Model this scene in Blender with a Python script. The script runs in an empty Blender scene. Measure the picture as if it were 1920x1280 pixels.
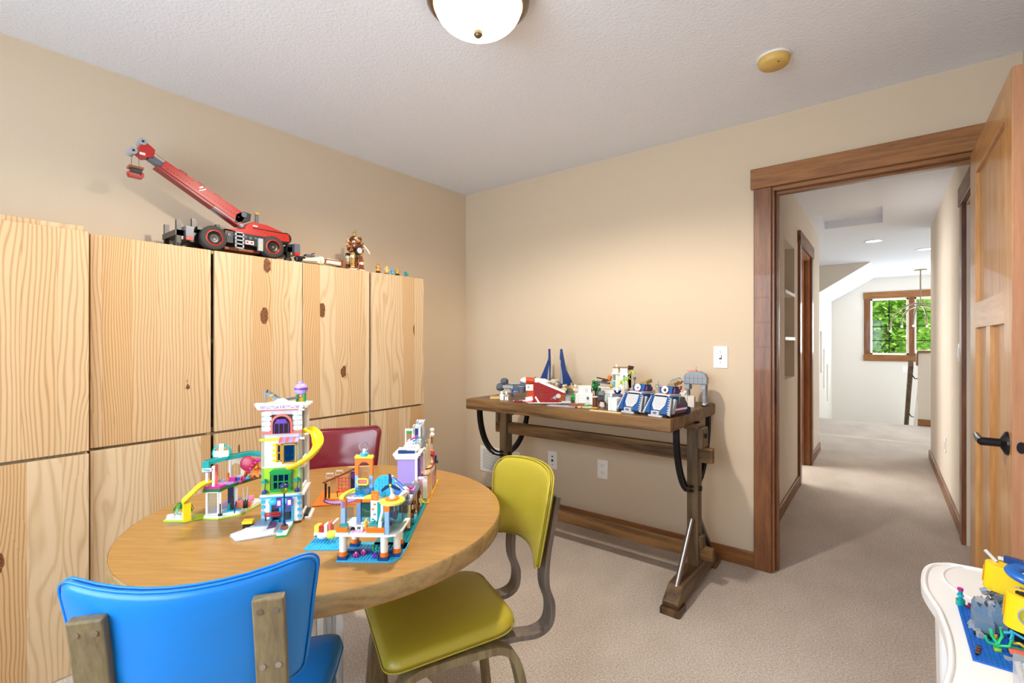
import bpy, bmesh, math, random
from mathutils import Vector, Matrix, Euler
random.seed(7)
R = math.radians
SC = bpy.context.scene
COL = SC.collection
# ------------------------------------------------------------------ camera, world, light, exposure
cam_d = bpy.data.cameras.new('camera'); cam = bpy.data.objects.new('camera', cam_d); COL.objects.link(cam)
cam.location = (0, 0, 1.235); cam.rotation_euler = (R(90), 0, math.atan((1655-960)/892.0))
cam_d.sensor_width = 36; cam_d.lens = 892/1920*36; cam_d.clip_start = .02; cam_d.clip_end = 200
SC.camera = cam
SC.view_settings.view_transform = 'Standard'; SC.view_settings.look = 'None'
SC.view_settings.gamma = 1; SC.view_settings.use_curve_mapping = False
SC.view_settings.exposure = 0.0
try:
    SC.cycles.use_denoising = True; SC.cycles.max_bounces = 10; SC.cycles.diffuse_bounces = 6
    SC.cycles.transparent_max_bounces = 12; SC.cycles.sample_clamp_indirect = 6
except Exception: pass
W = bpy.data.worlds.new('sky'); SC.world = W; W.use_nodes = True
bg = W.node_tree.nodes['Background']; bg.inputs[0].default_value = (.80, .90, 1, 1); bg.inputs[1].default_value = 1.6
def area(name, loc, rot, sx, sy, power, col):
    d = bpy.data.lights.new(name, 'AREA'); d.shape = 'RECTANGLE'; d.size = sx; d.size_y = sy; d.energy = power; d.color = col
    o = bpy.data.objects.new(name, d); COL.objects.link(o); o.location = loc; o.rotation_euler = rot; return o
sd = bpy.data.lights.new('sun', 'SUN'); sd.energy = 4.5; sd.angle = R(1); sd.color = (1, .95, .85)
so = bpy.data.objects.new('sun', sd); COL.objects.link(so)
so.rotation_euler = Vector((-.75, .42, -1.15)).to_track_quat('-Z', 'Y').to_euler()
area('daylight_room_window', (-.95, -1.12, 1.5), (R(90), 0, 0), 1.9, 1.25, 76, (.76, .89, 1.0))
area('stair_side_fill', (3.3, 9.6, 1.5), (0, R(90), 0), 1.6, 2.2, 120, (.93, .97, 1.0))  # added fill lamp, brightens hall and stair through an invented opening on the right
area('daylight_landing_window', (.25, 11.58, 1.5), (R(-90), 0, 0), 1.0, 1.1, 65, (.93, .98, 1.0))
area('daylight_side_room', (-2.1, 5.2, 1.6), (0, R(-90), 0), 1.2, 1.2, 70, (1, .97, .92))

# ------------------------------------------------------------------ colour and materials
def lin(c):
    if isinstance(c, str): c = tuple(int(c.lstrip('#')[i:i+2], 16) for i in (0, 2, 4))
    f = lambda v: (v/255/12.92) if v/255 <= .04045 else ((v/255+.055)/1.055)**2.4
    return tuple(f(v) for v in c) + (1,)
MATS = {}
def nodes(m): return m.node_tree.nodes, m.node_tree.links
def base(name, color='#888888', rough=.5, metal=0, coat=0, spec=.5, emit=None, es=0):
    if name in MATS: return MATS[name]
    m = bpy.data.materials.new(name); m.use_nodes = True
    b = m.node_tree.nodes['Principled BSDF']
    b.inputs['Base Color'].default_value = lin(color); b.inputs['Roughness'].default_value = rough
    b.inputs['Metallic'].default_value = metal; b.inputs['Coat Weight'].default_value = coat
    b.inputs['Specular IOR Level'].default_value = spec
    if emit: b.inputs['Emission Color'].default_value = lin(emit); b.inputs['Emission Strength'].default_value = es
    MATS[name] = m; return m
def N(nt, typ, **kw):
    n = nt.nodes.new(typ)
    for k, v in kw.items():
        if k in ('operation', 'blend_type', 'data_type', 'feature', 'noise_dimensions', 'voronoi_dimensions', 'use_clamp', 'interpolation_type', 'mode'): setattr(n, k, v)
        else: n.inputs[k].default_value = v
    return n
def mth(nt, op, a, b=None, c=None, clamp=False):
    n = nt.nodes.new('ShaderNodeMath'); n.operation = op; n.use_clamp = clamp
    for i, v in enumerate((a, b, c)):
        if v is None: continue
        if hasattr(v, 'node'): nt.links.new(v, n.inputs[i])
        else: n.inputs[i].default_value = v
    return n.outputs[0]
def ramp(nt, fac, stops):
    n = nt.nodes.new('ShaderNodeValToRGB'); nt.links.new(fac, n.inputs[0])
    el = n.color_ramp.elements
    while len(el) < len(stops): el.new(.5)
    for e, (p, c) in zip(el, stops): e.position = p; e.color = lin(c)
    return n.outputs[0]
def mixc(nt, fac, a, b, mode='MIX'):
    n = nt.nodes.new('ShaderNodeMix'); n.data_type = 'RGBA'; n.blend_type = mode
    for i, v in ((0, fac), (6, a), (7, b)):
        if hasattr(v, 'node'): nt.links.new(v, n.inputs[i])
        else: n.inputs[i].default_value = v if i == 0 else (lin(v) if isinstance(v, str) else v)
    return n.outputs[2]
def bump(m, height, strength=.3, dist=.002):
    nt = m.node_tree; n = nt.nodes.new('ShaderNodeBump'); n.inputs['Strength'].default_value = strength; n.inputs['Distance'].default_value = dist
    nt.links.new(height, n.inputs['Height']); nt.links.new(n.outputs[0], nt.nodes['Principled BSDF'].inputs['Normal'])
def position(nt): return nt.nodes.new('ShaderNodeNewGeometry').outputs['Position']
def noise(nt, vec, scale, detail=2, rough=.5):
    n = nt.nodes.new('ShaderNodeTexNoise'); n.inputs['Scale'].default_value = scale; n.inputs['Detail'].default_value = detail; n.inputs['Roughness'].default_value = rough
    if vec is not None: nt.links.new(vec, n.inputs['Vector'])
    return n.outputs[0]
def mapping(nt, vec, scale, rot=(0, 0, 0)):
    n = nt.nodes.new('ShaderNodeMapping'); n.inputs['Scale'].default_value = scale; n.inputs['Rotation'].default_value = rot
    nt.links.new(vec, n.inputs['Vector']); return n.outputs[0]
def paint(name, color, scale=160, strength=.25, dist=.0015, rough=.85):
    m = base(name, color, rough, spec=.25); nt = m.node_tree
    p = position(nt); bump(m, noise(nt, p, scale, 3, .6), strength, dist); return m
def wood(name, light, dark, axis, freq=60, rough=.4, spec=.4, contrast=1.0, coat=0, warp=7):
    """long-grain wood; axis = direction of the grain in object space"""
    m = base(name, light, rough, spec=spec, coat=coat); nt = m.node_tree
    tc = nt.nodes.new('ShaderNodeTexCoord').outputs['Object']; oi = nt.nodes.new('ShaderNodeObjectInfo').outputs['Random']
    sc = [1, 1, 1]; sc[axis] = .09
    v = mapping(nt, tc, sc)
    ad = nt.nodes.new('ShaderNodeVectorMath'); ad.operation = 'ADD'; nt.links.new(v, ad.inputs[0])
    cb = nt.nodes.new('ShaderNodeCombineXYZ')
    for i in range(3): nt.links.new(mth(nt, 'MULTIPLY', oi, 13.7 + i*5), cb.inputs[i])
    nt.links.new(cb.outputs[0], ad.inputs[1]); v = ad.outputs[0]
    big = noise(nt, v, warp, 2); fine = noise(nt, v, freq*2.2, 3, .7)
    w = mth(nt, 'SINE', mth(nt, 'MULTIPLY', big, freq))
    f = mth(nt, 'ADD', mth(nt, 'MULTIPLY', w, .22*contrast), mth(nt, 'MULTIPLY', fine, .9))
    f = mth(nt, 'ADD', f, mth(nt, 'MULTIPLY', noise(nt, v, 3, 1), .35), clamp=True)
    c = ramp(nt, f, [(.25, dark), (.85, light)])
    nt.links.new(c, nt.nodes['Principled BSDF'].inputs['Base Color'])
    bump(m, fine, .12, .001); return m
def pine():
    m = base('knotty_pine', '#d8b88c', .5, spec=.3); nt = m.node_tree
    sep = nt.nodes.new('ShaderNodeSeparateXYZ'); nt.links.new(position(nt), sep.inputs[0]); X, Y, Z = sep.outputs
    oi = nt.nodes.new('ShaderNodeObjectInfo').outputs['Random']
    u = mth(nt, 'ADD', mth(nt, 'ADD', Y, X), mth(nt, 'MULTIPLY', oi, 7.3))
    z = mth(nt, 'ADD', Z, mth(nt, 'MULTIPLY', oi, 5.1))
    idx = mth(nt, 'FLOOR', mth(nt, 'DIVIDE', u, .092))
    wn = nt.nodes.new('ShaderNodeTexWhiteNoise'); wn.noise_dimensions = '1D'; nt.links.new(idx, wn.inputs['W']); rv = wn.outputs['Value']
    cb = nt.nodes.new('ShaderNodeCombineXYZ')
    nt.links.new(u, cb.inputs[0]); nt.links.new(mth(nt, 'MULTIPLY', z, .17), cb.inputs[1]); nt.links.new(mth(nt, 'MULTIPLY', rv, 9.0), cb.inputs[2])
    n1 = noise(nt, cb.outputs[0], 9, 1.5, .4)
    # knots
    kv = nt.nodes.new('ShaderNodeCombineXYZ')
    nt.links.new(mth(nt, 'MULTIPLY', u, 7.5), kv.inputs[0]); nt.links.new(mth(nt, 'MULTIPLY', z, 3.6), kv.inputs[1]); nt.links.new(mth(nt, 'MULTIPLY', idx, 3.37), kv.inputs[2])
    vo = nt.nodes.new('ShaderNodeTexVoronoi'); vo.inputs['Scale'].default_value = 1.0; nt.links.new(kv.outputs[0], vo.inputs['Vector'])
    sepc = nt.nodes.new('ShaderNodeSeparateColor'); nt.links.new(vo.outputs['Color'], sepc.inputs[0])
    pick = mth(nt, 'GREATER_THAN', sepc.outputs[0], .45)
    size = mth(nt, 'MULTIPLY_ADD', sepc.outputs[1], .13, .05)
    wob = mth(nt, 'MULTIPLY', mth(nt, 'SUBTRACT', noise(nt, kv.outputs[0], 9, 2), .5), .10)
    d = mth(nt, 'ADD', vo.outputs['Distance'], wob)
    k = mth(nt, 'MULTIPLY', mth(nt, 'SUBTRACT', 1.0, mth(nt, 'SMOOTH_MIN', mth(nt, 'DIVIDE', d, size), 1.0, .05), clamp=True), 14, clamp=True)
    k = mth(nt, 'MULTIPLY', k, pick)
    pull = mth(nt, 'MULTIPLY', pick, mth(nt, 'POWER', 2.718, mth(nt, 'MULTIPLY', vo.outputs['Distance'], -7.0)))
    ph = mth(nt, 'ADD', mth(nt, 'MULTIPLY', n1, 44), mth(nt, 'MULTIPLY', u, mth(nt, 'MULTIPLY_ADD', rv, 620, 160)))
    ph = mth(nt, 'ADD', ph, mth(nt, 'MULTIPLY', pull, 16))
    s = mth(nt, 'MULTIPLY_ADD', mth(nt, 'SINE', ph), .5, .5)
    s = mth(nt, 'POWER', s, 3.0)
    fine = noise(nt, mapping(nt, position(nt), (1, 1, .03)), 420, 2)
    f = mth(nt, 'ADD', mth(nt, 'MULTIPLY', s, mth(nt, 'MULTIPLY_ADD', rv, .5, .45)), mth(nt, 'MULTIPLY', mth(nt, 'SUBTRACT', fine, .5), .35), clamp=True)
    c = ramp(nt, f, [(0, '#d3bb9a'), (.35, '#c8ae8a'), (1, '#aa8a63')])
    tint = ramp(nt, rv, [(0, '#ffffff'), (1, '#f0dcc0')])
    c = mixc(nt, 1.0, c, tint, 'MULTIPLY')
    edge = mth(nt, 'LESS_THAN', mth(nt, 'ABSOLUTE', mth(nt, 'SUBTRACT', mth(nt, 'FRACT', mth(nt, 'DIVIDE', u, .092)), .5)), .49)
    c = mixc(nt, mth(nt, 'MULTIPLY', mth(nt, 'SUBTRACT', 1.0, edge), .25), c, '#a07c4c')
    kc = ramp(nt, noise(nt, kv.outputs[0], 30, 2), [(.3, '#4a2c1a'), (.7, '#8a5c38')])
    c = mixc(nt, k, c, kc)
    nt.links.new(c, nt.nodes['Principled BSDF'].inputs['Base Color']); return m
def carpet():
    m = base('carpet_pile', '#b5a596', .95, spec=.1); nt = m.node_tree; p = position(nt)
    a = noise(nt, p, 135, 4, .8); b = noise(nt, mapping(nt, p, (1, .6, 1), (0, 0, .7)), 2.6, 3, .55)
    c = ramp(nt, a, [(.38, '#8c8074'), (.62, '#f6ede3')])
    c = mixc(nt, .5, c, ramp(nt, b, [(.35, '#beb3a8'), (.65, '#ded5cb')]))
    nt.links.new(c, nt.nodes['Principled BSDF'].inputs['Base Color']); bump(m, a, .9, .006); return m
def glass_mat(name, tint='#ffffff', gl=.12):
    m = bpy.data.materials.new(name); m.use_nodes = True; nt = m.node_tree; nt.nodes.clear()
    o = nt.nodes.new('ShaderNodeOutputMaterial'); t = nt.nodes.new('ShaderNodeBsdfTransparent'); g = nt.nodes.new('ShaderNodeBsdfGlossy'); mx = nt.nodes.new('ShaderNodeMixShader')
    t.inputs[0].default_value = lin(tint); g.inputs['Roughness'].default_value = .05; mx.inputs[0].default_value = gl
    nt.links.new(t.outputs[0], mx.inputs[1]); nt.links.new(g.outputs[0], mx.inputs[2]); nt.links.new(mx.outputs[0], o.inputs[0]); MATS[name] = m; return m
PAL = dict(red='#ba2218', dred='#8a1a22', orange='#f07818', lorange='#f8a040', yellow='#f7d51c', byellow='#e6e84a', dyellow='#d9a520', lime='#a6d832', green='#1f9a48', dgreen='#1c6a3a', teal='#109c98', dteal='#0b7f86', azure='#36b4e4',
    blue='#1766c2', dblue='#173e7c', navy='#142a5c', lav='#b09ae0', lblue='#8fb2e8', magenta='#c0258c', pink='#f29ac2', coral='#f2756a', lpink='#f4c6dc', white='#eeeeec', cream='#ede4cc', lgrey='#a4a9b0', dgrey='#5c6470', black='#1a1a1d',
    tan='#d6bd8a', dtan='#a08a5c', brown='#5e3220', rbrown='#8a4624', gold='#b8924a', sand='#8c99ac', mauve='#6a4670', aqua='#bfe6da', purple='#6a3fb0', coolg='#c4c8ce', peach='#f2c08c', tea='#6f8aa6')
def pl(c):
    n = 'plastic_' + c
    return MATS.get(n) or base(n, PAL.get(c, c), .32, spec=.5)
M = {}
M['wall'] = paint('wall_paint_beige', '#d2c2ab'); M['ceil'] = paint('ceiling_texture_paint', '#e8eefa', 90, .6, .005)
M['hallwall'] = paint('hall_wall_paint', '#dfd6c9'); M['stairwall'] = paint('stair_wall_paint', '#e6e2da', 160)
M['white'] = base('white_trim_paint', '#eeece8', .4); M['plate'] = base('white_switch_plastic', '#f2efec', .35)
M['pine'] = pine(); M['carpet'] = carpet()
M['trimV'] = wood('stained_alder_upright', '#8a5a38', '#5c3824', 2, 50, .38, coat=.15, contrast=.5)
M['trimX'] = wood('stained_alder_across', '#a06e3e', '#704626', 0, 50, .38, coat=.15, contrast=.5)
M['trimY'] = wood('stained_alder_lengthwise', '#8f6440', '#5a3b22', 1, 50, .45)
M['doorV'] = wood('fir_door_upright', '#c89a60', '#a06c3a', 2, 40, .34, coat=.2, contrast=.5)
M['doorY'] = wood('fir_door_rail', '#c89a60', '#a4703e', 1, 40, .34, coat=.2, contrast=.5)
M['doorE'] = wood('fir_door_edge', '#bd8c6c', '#a07050', 2, 26, .45, contrast=.6, warp=3)
M['tabletop'] = wood('oak_laminate_top', '#b08649', '#8f6734', 0, 60, .33, spec=.5, contrast=.3, warp=9)
M['tableedge'] = wood('oak_laminate_edge', '#a58a5e', '#7c623c', 0, 60, .45, contrast=.7)
M['rustX'] = wood('rustic_brown_board', '#7c5c38', '#402c18', 0, 40, .42, warp=6)
M['rustY'] = wood('rustic_brown_foot', '#6c5438', '#3e2d1e', 1, 40, .4, warp=6)
M['rustZ'] = wood('rustic_brown_post', '#78644a', '#4a3a28', 2, 40, .45, warp=6)
M['bent'] = wood('bentwood_olive_grey', '#8c7c5c', '#5c4e38', 2, 46, .4, contrast=.6)
M['bentdark'] = wood('bentwood_dark_grey', '#7a6e66', '#4c4440', 2, 46, .4, contrast=.6)
M['iron'] = base('black_iron', '#1c1b1e', .45, .6); M['chrome'] = base('chrome', '#d0d2d6', .15, 1); M['steel'] = base('brushed_steel', '#8f9096', .32, 1)
M['nickel'] = base('bronze_ring', '#8a7a62', .3, 1); M['bronze'] = base('oil_rubbed_bronze', '#1d1a20', .3, .5)
M['blackgap'] = base('dark_interior', '#0c0a08', .9); M['glass'] = glass_mat('window_glass', '#ffffff', .015)

# ------------------------------------------------------------------ geometry helpers
class B:
    """collects solids and links them as one mesh object"""
    def __init__(s): s.v = []; s.f = []; s.m = []; s.sm = []; s.mats = []
    def mi(s, m):
        m = pl(m) if isinstance(m, str) else m
        if m not in s.mats: s.mats.append(m)
        return s.mats.index(m)
    def add(s, vs, fs, m, smooth=False, T=None):
        o = len(s.v); i = s.mi(m)
        for p in vs: s.v.append(tuple(T @ Vector(p)) if T is not None else tuple(p))
        for f in fs: s.f.append(tuple(o+k for k in f)); s.m.append(i); s.sm.append(smooth)
        return s
    def box(s, m, x0, x1, y0, y1, z0, z1, T=None):
        vs = [(x, y, z) for z in (z0, z1) for y in (y0, y1) for x in (x0, x1)]
        return s.add(vs, [(0, 2, 3, 1), (4, 5, 7, 6), (0, 1, 5, 4), (2, 6, 7, 3), (0, 4, 6, 2), (1, 3, 7, 5)], m, False, T)
    def bx(s, m, c, d, rot=(0, 0, 0)):
        T = Matrix.Translation(c) @ Euler(rot).to_matrix().to_4x4()
        return s.box(m, -d[0]/2, d[0]/2, -d[1]/2, d[1]/2, -d[2]/2, d[2]/2, T)
    def cyl(s, m, p0, p1, r0, r1=None, n=12, caps=True):
        r1 = r0 if r1 is None else r1; p0 = Vector(p0); p1 = Vector(p1); ax = (p1-p0).normalized(); q = ax.to_track_quat('Z', 'Y').to_matrix()
        vs = []
        for p, r in ((p0, r0), (p1, r1)):
            for k in range(n): a = 2*math.pi*k/n; vs.append(p + q @ Vector((r*math.cos(a), r*math.sin(a), 0)))
        s.add(vs, [(k, (k+1) % n, n+(k+1) % n, n+k) for k in range(n)], m, True)
        if caps: s.add(vs, [tuple(range(n-1, -1, -1)), tuple(range(n, 2*n))], m)
        return s
    def lathe(s, m, prof, n=24, T=None, smooth=True):
        vs = [(r*math.cos(2*math.pi*k/n), r*math.sin(2*math.pi*k/n), z) for r, z in prof for k in range(n)]
        fs = [(j*n+k, j*n+(k+1) % n, (j+1)*n+(k+1) % n, (j+1)*n+k) for j in range(len(prof)-1) for k in range(n)]
        return s.add(vs, fs, m, smooth, T)
    def sph(s, m, c, r, n=12, sc=(1, 1, 1)):
        h = max(4, n//2); prof = [(max(1e-5, r*math.sin(math.pi*k/h)), -r*math.cos(math.pi*k/h)) for k in range(h+1)]
        return s.lathe(m, prof, n, Matrix.Translation(c) @ Matrix.Diagonal((*sc, 1)))
    def prism(s, m, pts, a, b, axis='z', T=None):
        """polygon pts extruded from a to b along axis (pts in the other two axes in order)"""
        def P(p, t): return {'z': (p[0], p[1], t), 'y': (p[0], t, p[1]), 'x': (t, p[0], p[1])}[axis]
        n = len(pts); vs = [P(p, a) for p in pts] + [P(p, b) for p in pts]
        fs = [tuple(range(n-1, -1, -1)), tuple(range(n, 2*n))] + [(k, (k+1) % n, n+(k+1) % n, n+k) for k in range(n)]
        return s.add(vs, fs, m, False, T)
    def tube(s, m, pts, r, n=8, closed=False):
        pts = [Vector(p) for p in pts]; L = len(pts); vs = []; up = Vector((.13, .21, 1)).normalized()
        for i, p in enumerate(pts):
            a = pts[(i-1) % L] if (closed or i) else p; b = pts[(i+1) % L] if (closed or i < L-1) else p
            t = (b-a).normalized(); u = t.cross(up); u = u.normalized() if u.length > 1e-4 else Vector((1, 0, 0)); w = u.cross(t)
            rr = r[i] if isinstance(r, (list, tuple)) else r
            for k in range(n): an = 2*math.pi*k/n; vs.append(p + rr*(math.cos(an)*u + math.sin(an)*w))
        fs = [(i*n+k, i*n+(k+1) % n, ((i+1) % L)*n+(k+1) % n, ((i+1) % L)*n+k) for i in range(L if closed else L-1) for k in range(n)]
        s.add(vs, fs, m, True)
        if not closed: s.add(vs, [tuple(range(n)), tuple((L-1)*n+k for k in range(n-1, -1, -1))], m)
        return s
    def strip(s, m, pts, wd, width, thick, closed=False):
        """rectangular section swept along pts, wide along wd"""
        pts = [Vector(p) for p in pts]; wd = Vector(wd).normalized(); L = len(pts); vs = []
        for i, p in enumerate(pts):
            a = pts[max(0, i-1)]; b = pts[min(L-1, i+1)]; t = (b-a).normalized(); nn = t.cross(wd).normalized()
            for q, e in ((-1, -1), (1, -1), (1, 1), (-1, 1)): vs.append(p + wd*q*width/2 + nn*e*thick/2)
        fs = [(i*4+k, i*4+(k+1) % 4, (i+1)*4+(k+1) % 4, (i+1)*4+k) for i in range(L-1) for k in range(4)]
        return s.add(vs, fs + [(0, 3, 2, 1), tuple((L-1)*4+k for k in range(4))], m)
    def studs(s, m, x0, y0, z, nx, ny, p=.008, r=.0026, h=.0018, n=6):
        for i in range(nx):
            for j in range(ny):
                x = x0+(i+.5)*p; y = y0+(j+.5)*p
                vs = [(x+r*math.cos(2*math.pi*k/n), y+r*math.sin(2*math.pi*k/n), zz) for zz in (z, z+h) for k in range(n)]
                s.add(vs, [(k, (k+1) % n, n+(k+1) % n, n+k) for k in range(n)] + [tuple(range(n, 2*n))], m)
        return s
    def build(s, name, parent=None, bevel=0, loc=None, rot=None, seg=2):
        me = bpy.data.meshes.new(name); me.from_pydata(s.v, [], s.f)
        for m in s.mats: me.materials.append(m)
        me.polygons.foreach_set('material_index', s.m); me.polygons.foreach_set('use_smooth', s.sm); me.update()
        o = bpy.data.objects.new(name, me); COL.objects.link(o)
        if parent is not None: o.parent = parent
        if loc is not None: o.location = loc
        if rot is not None: o.rotation_euler = rot
        if bevel:
            b = o.modifiers.new('bevel', 'BEVEL'); b.width = bevel; b.segments = seg; b.limit_method = 'ANGLE'; b.angle_limit = R(40)
        return o
def thing(name, label, cat, loc=(0, 0, 0), rz=0, group=None):
    o = bpy.data.objects.new(name, None); COL.objects.link(o); o.empty_display_size = .05
    o.location = loc; o.rotation_euler = (0, 0, rz); return tag(o, label, cat, group)
def tag(o, label, cat, group=None):
    o['label'] = label; o['category'] = cat
    if group: o['group'] = group
    return o
def struct(o, label=None):
    o['kind'] = 'structure'
    if label: o['label'] = label
    return o
def spline(pts, n=8):
    pts = [Vector(p) for p in pts]; P = [2*pts[0]-pts[1]] + pts + [2*pts[-1]-pts[-2]]; out = []
    for i in range(1, len(P)-2):
        for k in range(n):
            t = k/n; a, b, c, d = P[i-1:i+3]
            out.append(.5*((2*b) + (c-a)*t + (2*a-5*b+4*c-d)*t*t + (3*b-a-3*c+d)*t**3))
    out.append(pts[-1]); return out
def rrect(x0, x1, y0, y1, r, n=6):
    """rounded rectangle; r = one radius or four (x1y1, x0y1, x0y0, x1y0)"""
    r = [r]*4 if not isinstance(r, (list, tuple)) else r; out = []
    for (cx, cy, a0), q in zip(((x1, y1, 0), (x0, y1, 90), (x0, y0, 180), (x1, y0, 270)), r):
        ux = cx - q if cx == x1 else cx + q; uy = cy - q if cy == y1 else cy + q
        for k in range(n+1): a = R(a0+90*k/n); out.append((ux+q*math.cos(a), uy+q*math.sin(a)))
    return out

# ------------------------------------------------------------------ the room
X0, Y1, ZC = -2.715, 2.865, 2.44
def wall_boxes(b, m, axis, c0, c1, a0, a1, z0, z1, holes):
    """wall slab between c0..c1 across, running a0..a1, with rectangular holes (h0,h1,hz0,hz1)"""
    holes = sorted(holes); cur = a0
    def put(p, q, r, t):
        if q-p < 1e-4 or t-r < 1e-4: return
        if axis == 'x': b.box(m, p, q, c0, c1, r, t)
        else: b.box(m, c0, c1, p, q, r, t)
    for h0, h1, r, t in holes: put(cur, h0, z0, z1); put(h0, h1, z0, r); put(h0, h1, t, z1); cur = h1
    put(cur, a1, z0, z1)
def wall(name, m, *a): b = B(); wall_boxes(b, m, *a); return struct(b.build(name))
bb = B().box(M['carpet'], X0, .46, -.95, Y1, -.1, 0).box(M['carpet'], -.69, .515, Y1, 6.45, -.1, 0).box(M['carpet'], -2.6, 3.0, 6.45, 9.15, -.1, 0)
struct(bb.build('floor'), 'pale grey-beige cut pile carpet through room and hall')
struct(B().box(M['ceil'], X0-.1, .6, -1.05, 2.98, ZC, ZC+.1).build('ceiling'), 'pale grey textured ceiling of the room')
wall('wall_left', M['wall'], 'y', X0-.1, X0, -1.05, 2.98, 0, ZC, [])
wall('wall_right', M['wall'], 'y', .46, .56, -1.05, Y1, 0, ZC, [])
wall('wall_front', M['wall'], 'x', Y1, 2.98, X0, .56, 0, ZC, [(-.475, .385, 0, 2.06)])
wall('wall_back', M['wall'], 'x', -1.05, -.95, X0, .46, 0, ZC, [(-1.9, 0, .85, 2.1)])
# hall shell
wall('wall_hall_left', M['hallwall'], 'y', -.70, -.572, 2.98, 6.445, 0, ZC, [(3.19, 3.675, .949, 2.0), (4.011, 4.51, .949, 1.995), (4.80, 5.57, 0, 2.06)])
struct(B().box(M['hallwall'], -.72, -.70, 2.98, 4.7, .8, 2.2).build('wall_niche_back'))
wall('wall_hall_right', M['hallwall'], 'y', .40, .515, 2.98, 6.68, 0, ZC, [(3.15, 3.96, 0, 2.06)])
struct(B().box(M['hallwall'], .515, .53, 3.0, 4.1, 0, 2.2).build('wall_closet'))
c = B(); wall_boxes(c, M['ceil'], 'x', 2.98, 5.38, -.80, .6, ZC, ZC+.1, []); wall_boxes(c, M['ceil'], 'x', 6.10, 6.7, -.80, .6, ZC, ZC+.1, [])
c.box(M['ceil'], -.8, -.49, 5.38, 6.1, ZC, ZC+.1).box(M['ceil'], .0, .6, 5.38, 6.1, ZC, ZC+.1)
c.box(M['ceil'], -2.6, 3.0, 6.7, 9.0, ZC, ZC+.1).box(M['ceil'], -.14, 3.0, 9.0, 11.6, ZC, ZC+.1)
struct(c.build('ceiling_hall'), 'white ceiling over the hall and the stair')
c = B(); s0, s1 = (-.14, ZC), (-.80, 2.02)
c.prism(M['ceil'], [s0, (s0[0], s0[1]+.1), (-.9, 2.1), (-.9, 1.955)], 9.02, 11.45, 'y'); struct(c.build('ceiling_slope'), 'sloped white ceiling beside the stair')
c = B().prism(M['hallwall'], [(-.14, ZC), (-2.6, ZC), (-2.6, .87)], 9.0, 9.02, 'y'); struct(c.build('wall_gable'), 'beige triangle of wall above the slope')
wall('wall_stair_left', M['stairwall'], 'y', -.9, -.80, 9.02, 11.45, -1.6, 2.05, [(9.12, 9.44, .715, 1.405), (9.66, 9.90, .42, 1.11), (10.25, 10.60, .12, .82)])
struct(B().box(M['hallwall'], -.98, -.9, 9.02, 11.45, -1.6, 2.05).build('wall_stair_niches'))
wall('wall_stair_far', M['stairwall'], 'x', 11.45, 11.56, -.9, 3.1, -1.6, ZC, [(-.186, .98, .985, 2.05)])
wall('wall_stair_right', M['stairwall'], 'y', 3.0, 3.1, 6.4, 11.6, -1.6, ZC, [(8.6, 10.6, .8, 2.1)])
wall('wall_landing_near', M['stairwall'], 'x', 6.56, 6.68, .515, 3.0, 0, ZC, [])
wall('wall_landing_left', M['hallwall'], 'y', -2.7, -2.6, 6.4, 9.1, 0, ZC, [])
wall('wall_landing_side', M['hallwall'], 'x', 6.33, 6.445, -2.6, -.70, 0, ZC, [])
wall('wall_landing_end', M['hallwall'], 'x', 9.02, 9.12, -2.6, -.98, 0, 2.44, [])
# the side room seen through the hall door
struct(B().box(M['stairwall'], -2.3, -2.2, 4.3, 6.33, 0, ZC).box(M['stairwall'], -2.2, -.70, 4.2, 4.3, 0, ZC).build('wall_side_room'))
struct(B().box(M['carpet'], -2.2, -.69, 4.3, 6.33, -.1, -.001).build('floor_side_room'))
struct(B().box(M['ceil'], -2.2, -.80, 4.3, 6.33, ZC, ZC+.1).build('ceiling_side_room'))
# stairs going down
st = B()
for k in range(7): st.box(M['carpet'], -.80, .41, 9.15+.27*k, 9.15+.27*(k+1), -1.6, -.19*(k+1))
struct(st.build('floor_stair'), 'carpeted stair going down below the window')
struct(B().box(M['carpet'], -.9, 3.0, 9.15, 11.45, -1.7, -1.6).build('floor_lower'))
hw = B().box(M['hallwall'], .41, 1.6, 9.16, 9.27, 0, 1.07).prism(M['stairwall'], [(9.27, .6), (11.45, -.75), (11.45, -1.6), (9.27, -1.6)], .41, .52, 'x')
hwo = struct(hw.build('wall_half')); B().box(M['trimX'], .395, 1.62, 9.14, 9.29, 1.07, 1.105).box(M['trimX'], .405, 1.6, 9.142, 9.16, 0, .10).box(M['trimV'], .39, .41, 9.14, 9.29, .88, 1.07).build('cap_board', hwo, .003)

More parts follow.
